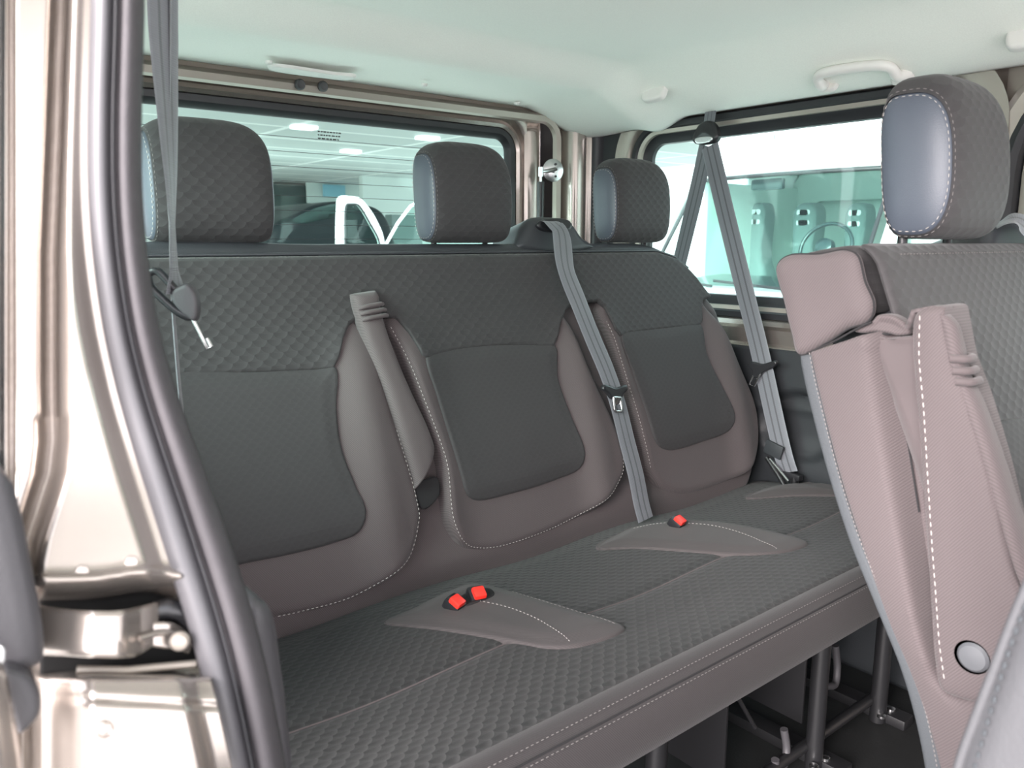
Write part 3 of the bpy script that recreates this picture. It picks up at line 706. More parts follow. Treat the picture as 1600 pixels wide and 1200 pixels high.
# ---- cushion
CP = [(1.15, .395), (1.10, .418), (1.05, .431), (1.0, .437), (.93, .443), (.87, .446), (.835, .447), (.826, .4455), (.82, .4425), (.814, .4455), (.805, .448), (.76, .452), (.70, .4535), (.660, .4515), (.640, .4485)]
CF = [(.640, .4485), (.622, .4445), (.612, .4400), (.608, .4365), (.603, .4365), (.597, .430), (.591, .415), (.588, .395), (.592, .375), (.606, .362), (.64, .356), (.80, .35), (1.1, .345), (1.15, .36)]
def cz(x, y, z):
    c = 0.0
    for xc in XC: c -= .010*math.exp(-((x-xc)/.15)**2)*float(sstep(y, .62, .75))
    c -= .012*float(sstep(x, 1.60, 1.70))**2*float(sstep(z, .40, .44)); c -= .02*(1-float(sstep(x, .17, .20)))**2
    return z+c
def surf(name, prof, mat, n, split=None):
    P = []
    for a, b in zip(prof[:-1], prof[1:]):
        k = max(1, int(math.hypot(b[0]-a[0], b[1]-a[1])/.010))
        for i in range(k): P.append((a[0]+(b[0]-a[0])*i/k, a[1]+(b[1]-a[1])*i/k))
    P.append(prof[-1]); s = 0; rows = []; uv = []
    for i, (y, z) in enumerate(P):
        if i: s += math.hypot(y-P[i-1][0], z-P[i-1][1])
        rows.append([(x, y, cz(x, y, z)) for x in np.linspace(.17, 1.70, n)]); uv.append([(x, 2-s) for x in np.linspace(.17, 1.70, n)])
    return grid_obj(name, rows, mat, BN, uv, thick=.004, flat=60, flip=True)
cu = surf('cushion', CP, 'cushion', 150); cf = surf('cushion_front', CF, 'fascia', 150)
def zs(x, y): return cz(x, y, float(np.interp(y, [p[0] for p in CP[::-1]], [p[1] for p in CP[::-1]])))
for yy, zz in ((.6175, .4435), (.6005, .4345)):
    stitches('stitching', [(x, yy, cz(x, yy, zz)+.0008) for x in np.linspace(.2, 1.68, 200)], BN, mat='threaddim', r=.0006)
tube('seam_piping', [(x, .6055, cz(x, .6055, .4372)) for x in np.linspace(.18, 1.69, 90)], .0014, 'seam', BN, seg=6)
tube('crease_piping', [(x, .82, cz(x, .82, .4435)) for x in np.linspace(.2, 1.68, 90)], .0012, 'brown', BN, seg=6)
for X0 in (.172, 1.698):        # end caps
    pts = [(p[0], cz(X0, p[0], p[1])) for p in CP[:-1]]+[(p[0], cz(X0, p[0], p[1])) for p in CF[:-1]]
    mesh_obj('cushion_side', [(X0, a, b) for a, b in pts], [tuple(range(len(pts)))], 'brown', BN, [(a, b) for a, b in pts], smooth=False)
FZ = Frame((0, 0, .44), (1, 0, 0), (0, 1, 0), (0, 0, 1))
CPs = [p for p in CP[::-1] if not .81 < p[0] < .83]
def zss(x, y): return cz(x, y, float(np.interp(y, [p[0] for p in CPs], [p[1] for p in CPs])))
def vz(x, y): return np.array([zss(a, b)-.44 for a, b in zip(np.ravel(x), np.ravel(y))])
def zpx(pts, z=.445): 
    return [tuple(AZ(*p, z)[:2]) for p in pts]
leaf1 = zpx([(600, 962), (640, 945), (690, 920), (735, 903), (765, 908), (800, 921), (860, 940), (920, 961), (962, 976), (977, 986), (968, 996), (935, 1010), (895, 1020), (855, 1020), (820, 1011), (760, 997), (690, 982), (640, 972)])
leaf2 = zpx([(932, 846), (965, 826), (990, 815), (1030, 810), (1075, 806), (1130, 812), (1190, 824), (1240, 838), (1262, 849), (1255, 858), (1222, 868), (1180, 871), (1130, 868), (1060, 860), (990, 851)])
leaf3 = zpx([(1166, 769), (1200, 756), (1250, 748), (1310, 742), (1345, 742), (1345, 778), (1310, 776), (1240, 772)])
lf = []
for q in (leaf1, leaf2, leaf3):
    lf.append(pillow('hip_panel', q, FZ, 'hip', BN, depth=.004, er=.006, puff=.006, pw=.035, base=.0045, H=vz, rings=22, n=180))
def zline(pts, lift=.012): return [(p[0], p[1], zss(p[0], p[1])+lift) for p in smooth_open(zpx(pts, .452), 60)]
stitches('stitching', zline([(748, 939), (790, 950), (840, 972), (875, 998), (893, 1016)], .0112), lf[0], r=.0005)
stitches('stitching', zline([(800, 922), (860, 943), (920, 963), (965, 982)], .0098), lf[0], r=.0004, mat='threaddim')
stitches('stitching', zline([(1075, 815), (1120, 822), (1165, 837), (1200, 855), (1215, 866)], .0112), lf[1], r=.0005)
stitches('stitching', zline([(990, 818), (1030, 812), (1075, 814)], .0098), lf[1], r=.0004)
def buckle(name, px, py, yaw, label):
    c = AZ(px, py, .462); t = thing(name, label, 'buckle', c, 'seat belt buckles'); R = Matrix.Rotation(yaw, 3, 'Z') @ Matrix.Rotation(math.radians(28), 3, 'X')
    box('housing', c+np.array([-.013, -.010, -.018]), c+np.array([.013, .018, .001]), 'black', t, bev=.004, rot=R)
    box('release_button', c+np.array([-.010, -.014, -.006]), c+np.array([.010, .006, .005]), 'red', t, bev=.003, rot=R)
buckle('belt_buckle', 712, 938, math.radians(20), 'red-buttoned buckle in the near hip panel, the left one of the pair')
buckle('belt_buckle', 746, 925, math.radians(-15), 'red-buttoned buckle in the near hip panel, the right one of the pair')
buckle('belt_buckle', 1060, 812, math.radians(10), 'red buckle beside the grey belt at the second hip panel')
pillow('buckle_well', zpx([(700, 936), (722, 925), (742, 914), (765, 914), (772, 926), (748, 938), (728, 944), (705, 944)], .455), FZ, 'seam', lf[0], depth=.003, er=.002, base=.0125, H=vz, n=60, rings=6)
# ---- headrests
def headrest(parent, xc, wx, fr_y, z0, z1, side='sidevinyl', dy=.088, lean=.20, mat='charcoal', posts=True, zt=None, tip=1.0):
    """loft along x of a rounded (y, z) section; the two ends are vinyl side panels"""
    hw = wx/2; zm = (z0+z1)/2; hz = (z1-z0)/2
    def section(k, n=56):
        pts = []
        for i in range(n):
            a = 2*math.pi*i/n; ca, sa = math.cos(a), math.sin(a)
            yy = math.copysign(abs(ca)**(.75 if ca < 0 else .45), ca); zz = math.copysign(abs(sa)**.72, sa)
            y = yy*dy/2*(1.12 if ca < 0 else .88); z = zz*hz
            pts.append((y+lean*z*.35, z))
        return pts
    def fy(a): return (1-abs(a)**4.5)**(1/4.5)
    def ring(a, sc=1.0):
        top = (1-abs(a)**3.6)**(1/3.6)*sc; bt = (1-abs(a)**9)**(1/9)*sc; f = (1-abs(a)**5)**(1/5)*sc
        out = []
        for y, z in section(0):
            zz = z*(top if z > 0 else bt); out.append((xc+a*hw, fr_y+dy*.5+y*f, zm+zz))
        return out
    A = np.sin(np.linspace(-1, 1, 41)*math.pi/2*.80)/math.sin(math.pi/2*.80)*.90
    n = 56; rows = [ring(a) for a in A]
    per = np.concatenate([[0], np.cumsum([math.hypot(section(0)[(i+1) % n][0]-section(0)[i][0], section(0)[(i+1) % n][1]-section(0)[i][1]) for i in range(n)])])[:n]
    uv = [[(xc+a*hw, section(0)[i][1]) for i in range(n)] for a in A]
    h = grid_obj('headrest', rows, mat, parent, uv, closed_u=True, flat=180)
    for sg in (-1, 1):
        R0 = np.array(ring(sg*.90)); c = R0.mean(0)
        rws = []
        for t in np.concatenate([np.linspace(1, .9, 5), np.linspace(.8, 0.0008, 9)]):
            bul = hw*.10*(1-(t)**3)**.8 - (.0025*math.exp(-((t-.995)/.012)**2))
            rws.append([c+(p-c)*t+np.array([sg*bul, 0, 0]) for p in R0])
        grid_obj('side_panel', rws, side, h, closed_u=True, flip=(sg < 0), flat=180)
        for tt, ex in (((.955, .0022), (1.0, .001)) if sg < 0 else ()):
            rp_ = [c+(p-c)*tt+np.array([sg*(hw*.10*(1-tt**3)**.8+ex-.0005), 0, 0]) for p in R0] if tt < 1 else [(xc+sg*.875*hw, y, z) for _, y, z in [tuple(p) for p in ring(sg*.875, 1.008)]]
            stitches('stitching', rp_+[rp_[0]], h, length=.0045, gap=.0035, r=.0005, mat='thread' if tt < 1 else 'threaddim')
    if posts:
        for sx_ in (-.062, .062):
            tube('post', [(xc+sx_, fr_y+dy*.62, z0+.012), (xc+sx_, fr_y+dy*.60, z0-.035)], .0058, 'blackmetal', h)
            lathe('post_guide', (xc+sx_, fr_y+dy*.62, z0-.023), (0, -.05, 1), [(.019, 0), (.019, .004), (.014, .009), (.008, .010)], 'black', h)
    return h
for xc in XC: headrest(BN, xc+.002, .200, 1.262, .998, 1.189)
# belt outlet housing on the backrest
pillow('belt_housing', [(1.045, .595), (1.06, .625), (1.075, .645), (1.10, .660), (1.14, .664), (1.19, .660), (1.215, .648), (1.235, .62), (1.27, .595), (1.15, .575)], FB, 'vinyl', BN, depth=.085, er=.020, base=-.004, n=120, rings=16)
pillow('belt_outlet', [(1.10, .640), (1.12, .652), (1.19, .652), (1.20, .640), (1.19, .630), (1.11, .630)], FB, 'black', BN, depth=.01, er=.004, base=.004, n=60, rings=8)
# ---- floor frame under the bench
def leg_frame(x, y=.715, full=True):
    l = tube('leg', [(x, y, .002), (x, y, .20), (x+.004, y, .355)], .0165, 'blackmetal', BN, seg=16)
    return l
for x in (.86, 1.325, 1.575): leg_frame(x)
for x in (.86, 1.325, 1.575): tube('leg', [(x, 1.02, .35), (x, 1.06, .18), (x, 1.08, .002)], .0165, 'blackmetal', BN, seg=12)
for x in (.875, 1.34, 1.59): box('floor_rail', (x-.012, .66, .0), (x+.03, 1.12, .022), 'blackmetal', BN, bev=.004)
tube('cross_bar', [(.86, .73, .045), (1.325, .73, .045)], .011, 'blackmetal', BN); tube('cross_bar', [(1.325, .73, .045), (1.575, .73, .045)], .011, 'blackmetal', BN)
tube('cross_bar', [(.86, .74, .33), (1.62, .74, .33)], .012, 'blackmetal', BN)
box('side_plate', (1.352, .76, .06), (1.358, 1.02, .34), 'blackmetal', BN, bev=.002); box('side_plate', (1.10, .76, .04), (1.106, 1.02, .34), 'blackmetal', BN, bev=.002)
tube('latch_hook', smooth_open([(1.255, .74, .10), (1.26, .735, .06), (1.245, .73, .035), (1.22, .73, .038), (1.215, .73, .06)], 30), .0075, 'greyplastic', BN)
tube('latch_hook', smooth_open([(1.50, .78, .17), (1.505, .775, .12), (1.49, .77, .09), (1.45, .77, .10), (1.42, .78, .09)], 30), .0075, 'greyplastic', BN)
tube('brace', [(1.07, .80, .33), (1.19, .76, .12)], .004, 'blackmetal', BN)
for x in (.87, 1.30, 1.34, 1.56, 1.60, 1.15): lathe('floor_bolt', (x, .70, .022), (0, 0, 1), [(.009, 0), (.009, .005), (.005, .007)], 'steel', BN, seg=12)
box('underframe', (.25, .66, .335), (1.66, 1.08, .352), 'black', BN, bev=.004)
# moulded cover at the bench's near end
fs = Frame((0, .50, 0), (1, 0, 0), (0, 0, 1), (0, -1, 0))
sc_ = pillow('side_cover', [fs.px(*p) for p in ((398, 944), (414, 943), (426, 952), (436, 985), (444, 1040), (454, 1110), (462, 1210), (465, 1290), (380, 1290), (370, 1100))], fs, 'greyplastic', BN, depth=.03, er=.010, n=120, rings=12)
# ================================================================== THE SECOND ROW SEAT (right of the picture)
S2 = thing('passenger_seat', 'second-row seat with pinkish brown side panel, piped edge and round pivot cap', 'seat', (1.3, .25, 0))
LS = .40
X2, X2b = .845, 1.72
F2 = Frame((0, .43-LS*.565, .42), (1, 0, 0), (0, LS, 1))           # front face plane
FS = Frame((.83, 0, 0), (0, 1, 0), (0, 0, 1), (-1, 0, 0))          # near side face plane
def spx(pts, h=0.0): return [FS.px(*p, h) for p in pts]
# backrest core: side outline extruded across
core = spx([(1226, 412), (1240, 398), (1290, 392), (1335, 389), (1352, 398), (1372, 480), (1400, 640), (1432, 820), (1470, 1010), (1520, 1250), (1500, 1330), (1462, 1240), (1440, 1150), (1390, 985), (1330, 780), (1290, 640), (1262, 540), (1240, 470)])
Fc = Frame((.878, 0, 0), (0, 1, 0), (0, 0, 1), (-1, 0, 0))
pillow('backrest', core, Fc, 'vinyl', S2, depth=X2b-X2-.05, er=.012, base=0, rings=14, n=220)
topc = spx([(1224, 414), (1236, 400), (1262, 392), (1295, 386), (1322, 384), (1337, 390), (1350, 430), (1358, 470), (1356, 488), (1315, 498), (1255, 525), (1240, 480)])
pillow('top_cover', topc, Frame((.836, 0, 0), (0, 1, 0), (0, 0, 1), (-1, 0, 0)), 'charcoal', S2, depth=.86, er=.014, rings=14, n=160)
# front cover of charcoal scale fabric
def g2(x, s): return .012+.012*np.exp(-((s-.20)/.14)**2)+0*x
rows = []; uv = []
for s in np.concatenate([np.linspace(-.02, .58, 50), [.59, .60, .61, .617, .623]]):
    X_2 = np.linspace(.834 if s > .50 else .852, 1.71, 90); h = g2(X_2, s)-.012*np.clip((s-.595)/.028, 0, 1)**2-.010*np.clip(((.853 if s > .5 else .875)-X_2)/.022, 0, 1)**2
    h = h+(.006*np.clip((.853-X_2)/.022, 0, 1)**2 if s > .5 else 0)
    rows.append([F2.w(x, s, q) for x, q in zip(X_2, h)]); uv.append([(x, s) for x in X_2])
grid_obj('front_cover', rows, 'charcoal', S2, uv, thick=.004)
stitches('top_stitching', [F2.w(x, .606, .0115) for x in np.linspace(.88, 1.7, 80)], S2, mat='threaddim')
i2 = [F2.px(*p, .03) for p in ((1552, 668), (1575, 656), (1605, 648))]+[(1.22, .36), (1.24, .34), (1.22, .15), (1.20, .12), (.98, .12), (.955, .14), (.93, .30)]
pillow('centre_insert', i2, F2, 'insert', S2, depth=.004, er=.007, puff=.004, base=.004, H=g2, n=160)
# side panel, with a shallow trough beside the wing
ML = [(1266, 552), (1285, 630), (1318, 750), (1352, 850), (1392, 960), (1432, 1050), (1462, 1150), (1480, 1250), (1490, 1340)]
MR = [(1436, 500), (1440, 590), (1452, 720), (1460, 830), (1470, 950), (1490, 1040), (1550, 1085), (1640, 1140), (1700, 1290)]
A = smooth_open(spx(ML), 90); B = smooth_open(spx(MR), 90); rows = []; uv = []
for i in range(len(A)):
    t = i/(len(A)-1); r = []; u = []
    for q in np.linspace(0, 1, 44):
        p = A[i]*(1-q)+B[i]*q
        h = .012*float(sstep(q, 0, .10))+.010*math.sin(min(1, q/.62)*math.pi/2)-.030*float(sstep(q, .58, .80))*(1-float(sstep(t, .62, .74)))
        h += -.0015*math.exp(-((q-.86)/.02)**2)*(1 if t < .7 else 0)
        for fy_, a in ((.50, .004), (.60, .005), (.64, -.004), (.02, .006)): h += a*math.exp(-((t-fy_-.05*(q-.6))/.012)**2)*float(sstep(q, .45, .8))
        r.append(FS.w(p[0], p[1], h-.004)); u.append((p[0], p[1]))
    rows.append(r); uv.append(u)
grid_obj('side_panel', rows, 'brown', S2, uv, thick=.004, flip=False)
# raised upper corner block
blk = spx([(1223, 420), (1228, 408), (1243, 399), (1290, 397), (1330, 391), (1348, 399), (1360, 440), (1373, 472), (1371, 492), (1362, 503), (1335, 512), (1300, 534), (1258, 552), (1247, 520), (1235, 470)])
ub = pillow('corner_block', blk, FS, 'brown', S2, depth=.004, er=.008, puff=.003, pw=.02, base=.018, n=200)
Q = smooth_closed(blk, 120); c_ = Q.mean(0)
tube('piping', [FS.w(*(c_+(p-c_)*1.0), .011) for p in Q], .0014, 'seam', ub, seg=6, closed=True)
# zip tape on the rear edge
ZL = [(1257, 552), (1270, 615), (1300, 730), (1335, 840), (1375, 940), (1415, 1040), (1440, 1130), (1456, 1220), (1468, 1340)]
ZR = [(1276, 549), (1291, 615), (1319, 730), (1352, 835), (1392, 935), (1436, 1040), (1464, 1120), (1484, 1220), (1494, 1340)]
zp = loft('zip_tape', spx(ZR), spx(ZL), 'zip', S2, FS, .006, .008, n=80)
zp.data.flip_normals()
mid = smooth_open([((a[0]*.6+b[0]*.4), (a[1]*.6+b[1]*.4)) for a, b in zip(ZL, ZR)], 80)
stitches('zip_teeth', [FS.w(*FS.px(*p, .014), .0142) for p in mid], zp, length=.003, gap=.002, r=.0006, mat='threaddim')
# folded top of the trough and dark seam lines
pillow('gather', spx([(1340, 517), (1368, 500), (1376, 492), (1400, 492), (1420, 505), (1428, 520), (1410, 524), (1392, 520), (1375, 518), (1355, 520)]), FS, 'brown', S2, depth=.01, er=.008, puff=-.006, pw=.01, base=.012, n=100, rings=12)
for pts, h in (([(1261, 552), (1300, 535), (1338, 514), (1362, 503)], .013), ([(1340, 517), (1372, 520), (1388, 522), (1415, 515), (1424, 510)], .006), ([(1388, 522), (1396, 570), (1408, 640), (1420, 700), (1436, 800)], -.004), ([(1404, 609), (1432, 601)], -.004)):
    tube('seam', [FS.w(*FS.px(*p, h), h) for p in smooth_open(pts, 40)], .0011, 'seam', S2, seg=6)
# wing: flat side panel with a dashed stitch line, closed by the narrow front strip
wing = spx([(1428, 500), (1436, 484), (1472, 480), (1478, 500), (1490, 560), (1512, 620), (1545, 730), (1572, 840), (1600, 930), (1680, 1030), (1690, 1110), (1600, 1105), (1540, 1100), (1500, 1092), (1472, 1078), (1462, 1040), (1456, 960), (1448, 850), (1441, 740), (1434, 640), (1427, 560)], .03)
wg = pillow('wing', wing, FS, 'brown', S2, depth=.05, er=.008, puff=.002, pw=.02, base=.034, n=260, centre=FS.px(1510, 850, .03))
stitches('stitching', [FS.w(*FS.px(*p, .034), .0352) for p in smooth_open([(1438, 493), (1437, 560), (1444, 640), (1450, 740), (1457, 850), (1463, 930), (1468, 1000), (1476, 1060)], 90)], wg, r=.00062, length=.005, gap=.0035)
lathe('pivot_ring', FS.w(*FS.px(1520, 1026, .034), .034), (-1, 0, 0), [(.0165, 0), (.0165, .002), (.013, .002)], 'black', wg)
lathe('pivot_cap', FS.w(*FS.px(1522, 1026, .034), .0345), (-1, 0, 0), [(.0145, 0), (.0145, .002), (.012, .0045), (.006, .0055), (.001, .0058)], 'button', wg)
Fw = Frame((.80, 0, 0), (0, 1, 0), (0, 0, 1), (-1, 0, 0))
fs_pts = [(1474, 484), (1484, 540), (1494, 590), (1512, 632), (1540, 715), (1568, 810), (1596, 900), (1640, 1000), (1680, 1100)]
rows = []; uv = []
C_ = smooth_open([Fw.px(*p) for p in fs_pts], 70)
wd = np.interp(np.linspace(0, 1, len(C_)), [0, .12, .25, .4, .7, 1], [.020, .028, .031, .037, .047, .052])
for i, p in enumerate(C_):
    r = []; u = []; ef = min(1, (i+.4)/4)**.5
    for q in np.linspace(0, 1, 15):
        bul = .010*math.sqrt(max(0, 1-abs(2*q-1)**3))*ef
        r.append((.797+wd[i]*q, p[0]-bul+.002+.020*max(0, q-.7)/.3, p[1]-(1-ef)*.006)); u.append((q*wd[i], p[1]))
    rows.append(r); uv.append(u)
fst = grid_obj('wing_front', rows, 'brown', S2, uv, thick=.004, flip=True, flat=180)
rows = [[(.80+.045*q, p[0]+.01+.07*a, p[1]+.0-.0*a) for q in (0, .5, 1)] for a in (0, .5, 1) for p in [C_[1]]]
for i in (11, 14, 17):
    p = C_[i]; tube('rib', [(.796+wd[i]*q, p[0]-.012*math.sqrt(max(0, 1-abs(2*q-1)**4)), p[1]) for q in np.linspace(0, 1, 9)], .0040, 'brown', fst, seg=8)
wrow = [[(.80+.022*k/3, a, b) for k in range(4)] for a, b in [(C_[0][0], C_[0][1]+.002), (C_[0][0]+.012, C_[0][1]+.003), (C_[0][0]+.03, C_[0][1]-.002), (C_[0][0]+.035, C_[0][1]-.02)]]
grid_obj('wing_top', wrow, 'brown', S2, [[(k*.01, j*.01) for k in range(4)] for j in range(4)], thick=.004)
# inner face of the wing towards the seat back
wb = []
for i in range(5, len(C_), 2):
    p = C_[i]; yb = .43-LS*(.985-p[1]) ; xw = .797+wd[i]
    wb.append([(xw-.004, p[0]+.016+(yb-p[0]-.0)*k/6, p[1]-.004-.012*(k/6)*(1 if i < 6 else 0)) for k in range(7)])
grid_obj('wing_inner', wb, 'brown', S2, [[(k*.02, i*.02) for k in range(7)] for i in range(len(wb))], thick=.003, flip=True)
headrest(S2, 1.058, .180, .412, 1.003, 1.198, dy=.098, lean=.28)
headrest(S2, 1.550, .180, .412, 1.003, 1.198, dy=.098, lean=.28)
pillow('belt_housing', [(1.17, .59), (1.185, .625), (1.21, .650), (1.25, .665), (1.33, .665), (1.37, .64), (1.40, .59), (1.28, .575)], F2, 'vinyl', S2, depth=.08, er=.022, base=-.012, n=120, rings=16)
# seat cushion and plinth of the second row, out of view below
pillow('cushion', [(.86, -.12), (1.70, -.12), (1.72, .20), (.84, .20)], Frame((0, 0, .44), (1, 0, 0), (0, 1, 0), (0, 0, 1)), 'charcoal', S2, depth=.10, er=.03, n=120)
for x in (.95, 1.6):
    for y in (-.05, .2): tube('leg', [(x, y, .36), (x, y, .002)], .016, 'blackmetal', S2)
# ---- near seat, close to the camera, bottom right corner
S3 = thing('passenger_seat', 'pale grey vinyl seat back edge with dotted seam, blurred in the bottom right corner', 'seat', (.6, -.1, 0))
FN = Frame((.44, 0, 0), (0, 1, 0), (0, 0, 1), (-1, 0, 0))
def npx(pts): return [FN.px(*p) for p in pts]
e = npx([(1612, 868), (1590, 905), (1562, 970), (1532, 1050), (1502, 1130), (1478, 1200), (1462, 1280), (1455, 1340)])
sd = e+[(.20, .42), (.16, .40), (-.02, .40), (-.10, .60), (-.02, .90), (.06, .98), (.115, .97)]
bk = pillow('backrest', sd, FN, 'palevinyl', S3, depth=.29, er=.022, puff=.004, base=0, n=240, centre=(.08, .68))
E_ = smooth_open(e[:-1], 60); cc = np.array([.08, .68]); E2 = [p+(cc-p)/np.linalg.norm(cc-p)*.0135 for p in E_]
stitches('stitching', [FN.w(p[0], p[1], -.0005) for p in E2], bk, length=.004, gap=.003, r=.0010, mat='zip')
tube('piping', [FN.w(p[0]-.004, p[1], -.0075) for p in E_], .003, 'palevinyl', bk)
pillow('cushion', [(-.40, .30), (-.38, .42), (-.05, .44), (.16, .40), (.18, .32), (.0, .28)], FN, 'palevinyl', S3, depth=.32, er=.03, base=-.01, n=120)
for y in (-.30, .10):
    for x in (.50, .72): tube('leg', [(x, y, .30), (x, y, .002)], .015, 'blackmetal', S3)
# ================================================================== SEAT BELTS
def wpx_x(pts, x): return [AX(*p, x) for p in pts]
# far shoulder belt on the side wall
B1 = thing('seat_belt', 'grey seat belt hanging from a black guide loop over the side window', 'seat belt', AX(1235, 745, 1.70), 'three-point belts of the rear bench')
g_ = AX(1105, 209, 1.705)
p_ = smooth_open([AX(1109, 228, 1.702), AX(1133, 330, 1.69), AX(1160, 440, 1.68), AX(1186, 545, 1.675), AX(1207, 640, 1.67), AX(1222, 705, 1.67), AX(1232, 738, 1.675)], 60)
ribbon('shoulder_webbing', p_, (0.15, -1, 0), .047, 'belt', B1)
p2_ = smooth_open([AX(1104, 228, 1.715), AX(1088, 300, 1.725), AX(1070, 375, 1.735), AX(1050, 460, 1.735), AX(1040, 520, 1.73)], 40)
ribbon('lower_webbing', p2_, (0.0, -1, .12), .047, 'belt', B1)
ribbon('top_tab', [g_+np.array([.01, 0, .055]), g_+np.array([.006, 0, .03]), g_+np.array([0, 0, .0])], (0, -1, 0), .034, 'belt', B1)
fg = Frame(g_, (0, -1, 0), (0, 0, 1), (-1, 0, 0))
pillow('guide_loop', [(-.042, -.010), (-.036, .004), (-.024, .022), (-.008, .030), (.010, .030), (.026, .020), (.036, .004), (.040, -.012), (.030, -.024), (.0, -.027), (-.032, -.022)], fg, 'black', B1, depth=.008, er=.009, puff=.004, base=.012, n=120, rings=14)
pillow('loop_slot', [(-.027, -.012), (.027, -.012), (.024, -.021), (-.024, -.021)], fg, 'steel', B1, depth=.002, er=.0015, base=.0155, n=60, rings=6)
q = AX(1188, 578, 1.664); ft = Frame(q, (0.1, -1, .0), (0, -.32, 1), (-1, -.1, 0))
pillow('tongue', [(-.036, .010), (-.030, .018), (.0, .016), (.030, .028), (.036, .022), (.032, .012), (.010, -.006), (.004, -.020), (-.012, -.022), (-.020, -.006)], ft, 'black', B1, depth=.006, er=.003, base=.004, n=100, rings=8)
tube('tongue_plate', [ft.w(-.010, -.016, .006), ft.w(-.012, -.040, .006), ft.w(.002, -.042, .006), ft.w(.006, -.012, .006)], .0025, 'steel', B1)
q = AX(1216, 702, 1.66); box('belt_stop', q+np.array([-.004, -.012, -.020]), q+np.array([.004, .036, .014]), 'plastic', B1, bev=.003, rot=Matrix.Rotation(.25, 3, 'X'))
q = AX(1236, 744, 1.672); box('anchor', q+np.array([-.008, -.026, -.006]), q+np.array([.012, .030, .008]), 'black', B1, bev=.003)
tube('anchor_bolt', [q+np.array([0, -.01, 0]), q+np.array([0, -.01, -.045])], .009, 'blackmetal', B1)
tube('anchor_stalk', [AX(1198, 715, 1.66), AX(1216, 742, 1.655), AX(1235, 775, 1.65)], .006, 'blackmetal', B1); tube('stalk_sleeve', [AX(1203, 717, 1.66), AX(1232, 752, 1.65)], .0035, 'steel', B1)
# belt over the backrest between the middle and the far seat
B2 = thing('seat_belt', 'grey seat belt lying over the backrest between the middle and far rear seats', 'seat belt', FB.w(1.17, .1), 'three-point belts of the rear bench')
pts = [(1.130, .640, -.012), (1.134, .646, .004), (1.138, .634, .016), (1.142, .612, .024)]
cen = [(884, 420), (905, 475), (927, 530), (948, 580), (965, 630), (980, 690), (993, 740), (1003, 785), (1010, 812)]
P = [FB.w(*p) for p in pts]
for c in cen:
    u, v = FB.px(*c, .052); P.append(FB.w(u, v, .052 if v > .06 else .05))
P = smooth_open(P, 110)
ribbon('webbing', P, (1, 0, .0), .046, 'belt', B2)
u, v = FB.px(963, 612, .06); ft = Frame(FB.w(u, v, .058), (1, 0, -.12), (0.12, .28, .96))
pillow('tongue', [(-.037, .006), (-.034, .014), (-.022, .013), (0, .008), (.022, .013), (.034, .014), (.037, .006), (.024, -.004), (.014, -.014), (-.014, -.014), (-.024, -.004)], ft, 'black', B2, depth=.004, er=.0035, base=.003, n=100, rings=8)
tube('tongue_plate', [ft.w(-.010, -.012, .002), ft.w(-.011, -.036, .002), ft.w(-.008, -.041, .002), ft.w(.008, -.041, .002), ft.w(.011, -.036, .002), ft.w(.010, -.012, .002), ft.w(-.010, -.012, .002)], .0030, 'steel', B2)
box('tongue_blade', ft.w(-.009, -.028, .0)-np.array([0, .001, 0]), ft.w(.009, -.012, .003), 'steel', B2, bev=.001)
# near belt hanging from the ceiling behind the door seal, twisted edge-on
YB = .86
B3 = thing('seat_belt', 'grey seat belt hanging twisted from the ceiling in front of the nearest headrest', 'seat belt', AY(285, 620, YB), 'three-point belts of the rear bench')
def twist(pts, angs, width, name):
    P = smooth_open([AY(*p, YB+d) for (*p, d) in pts], 70); n = len(P); W = []
    for i in range(n):
        a = math.radians(float(np.interp(i/(n-1), np.linspace(0, 1, len(angs)), angs))); vw = np.array([P[i][0], P[i][1], 0.0]); vw /= np.linalg.norm(vw); pr_ = np.array([vw[1], -vw[0], 0]); W.append(pr_*math.cos(a)+vw*math.sin(a))
    return ribbon(name, P, np.array(W), width, 'belt', B3)
twist([(253, -60, 0), (256, 60, 0), (262, 180, 0), (267, 280, 0), (269, 350, 0), (272, 420, 0), (275, 458, 0)], [52, 56, 66, 76, 84, 80, 66], .047, 'upper_webbing')
twist([(268, -60, .02), (267, 100, .02), (267, 240, .02), (267, 340, .015), (268, 430, .01), (272, 500, .01), (279, 590, .01), (286, 660, .01)], [88, 88, 88, 88, 88, 87, 87, 87], .040, 'lower_webbing')
c = AY(266, 458, YB-.01); fl = Frame(c, RT, (0, 0, 1), -np.array([FW[0], FW[1], 0]))
lp = [(-.020, .020), (-.012, .022), (-.003, .014), (.014, -.008), (.022, -.020), (.018, -.024), (.008, -.020), (-.010, -.004), (-.020, .008)]
tube('guide_loop', [fl.w(*p) for p in smooth_closed(lp, 60)], .0042, 'black', B3, closed=True)
pillow('tongue', [(.002, .002), (.012, .008), (.019, .010), (.027, .0), (.028, -.018), (.024, -.028), (.014, -.022), (.004, -.010)], fl, 'greyplastic', B3, depth=.006, er=.004, puff=.003, base=.006, n=80, rings=8)
tube('tongue_plate', [fl.w(.020, -.024), fl.w(.027, -.040), fl.w(.034, -.057), fl.w(.038, -.054), fl.w(.034, -.046)], .0022, 'steel', B3)
# second-row belt coming over the seat back at the right edge
B4 = thing('seat_belt', 'lilac grey seat belt over the second-row seat back at the right picture edge', 'seat belt', F2.w(1.3, .58))
P = smooth_open([F2.w(1.245, .655, -.02), F2.w(1.26, .655, .004), F2.w(1.275, .635, .014), F2.w(1.30, .60, .020), F2.w(1.34, .54, .022), F2.w(1.45, .30, .03), F2.w(1.52, .10, .03)], 70)
ribbon('webbing', P, (1, 0, .3), .047, 'belt', B4)
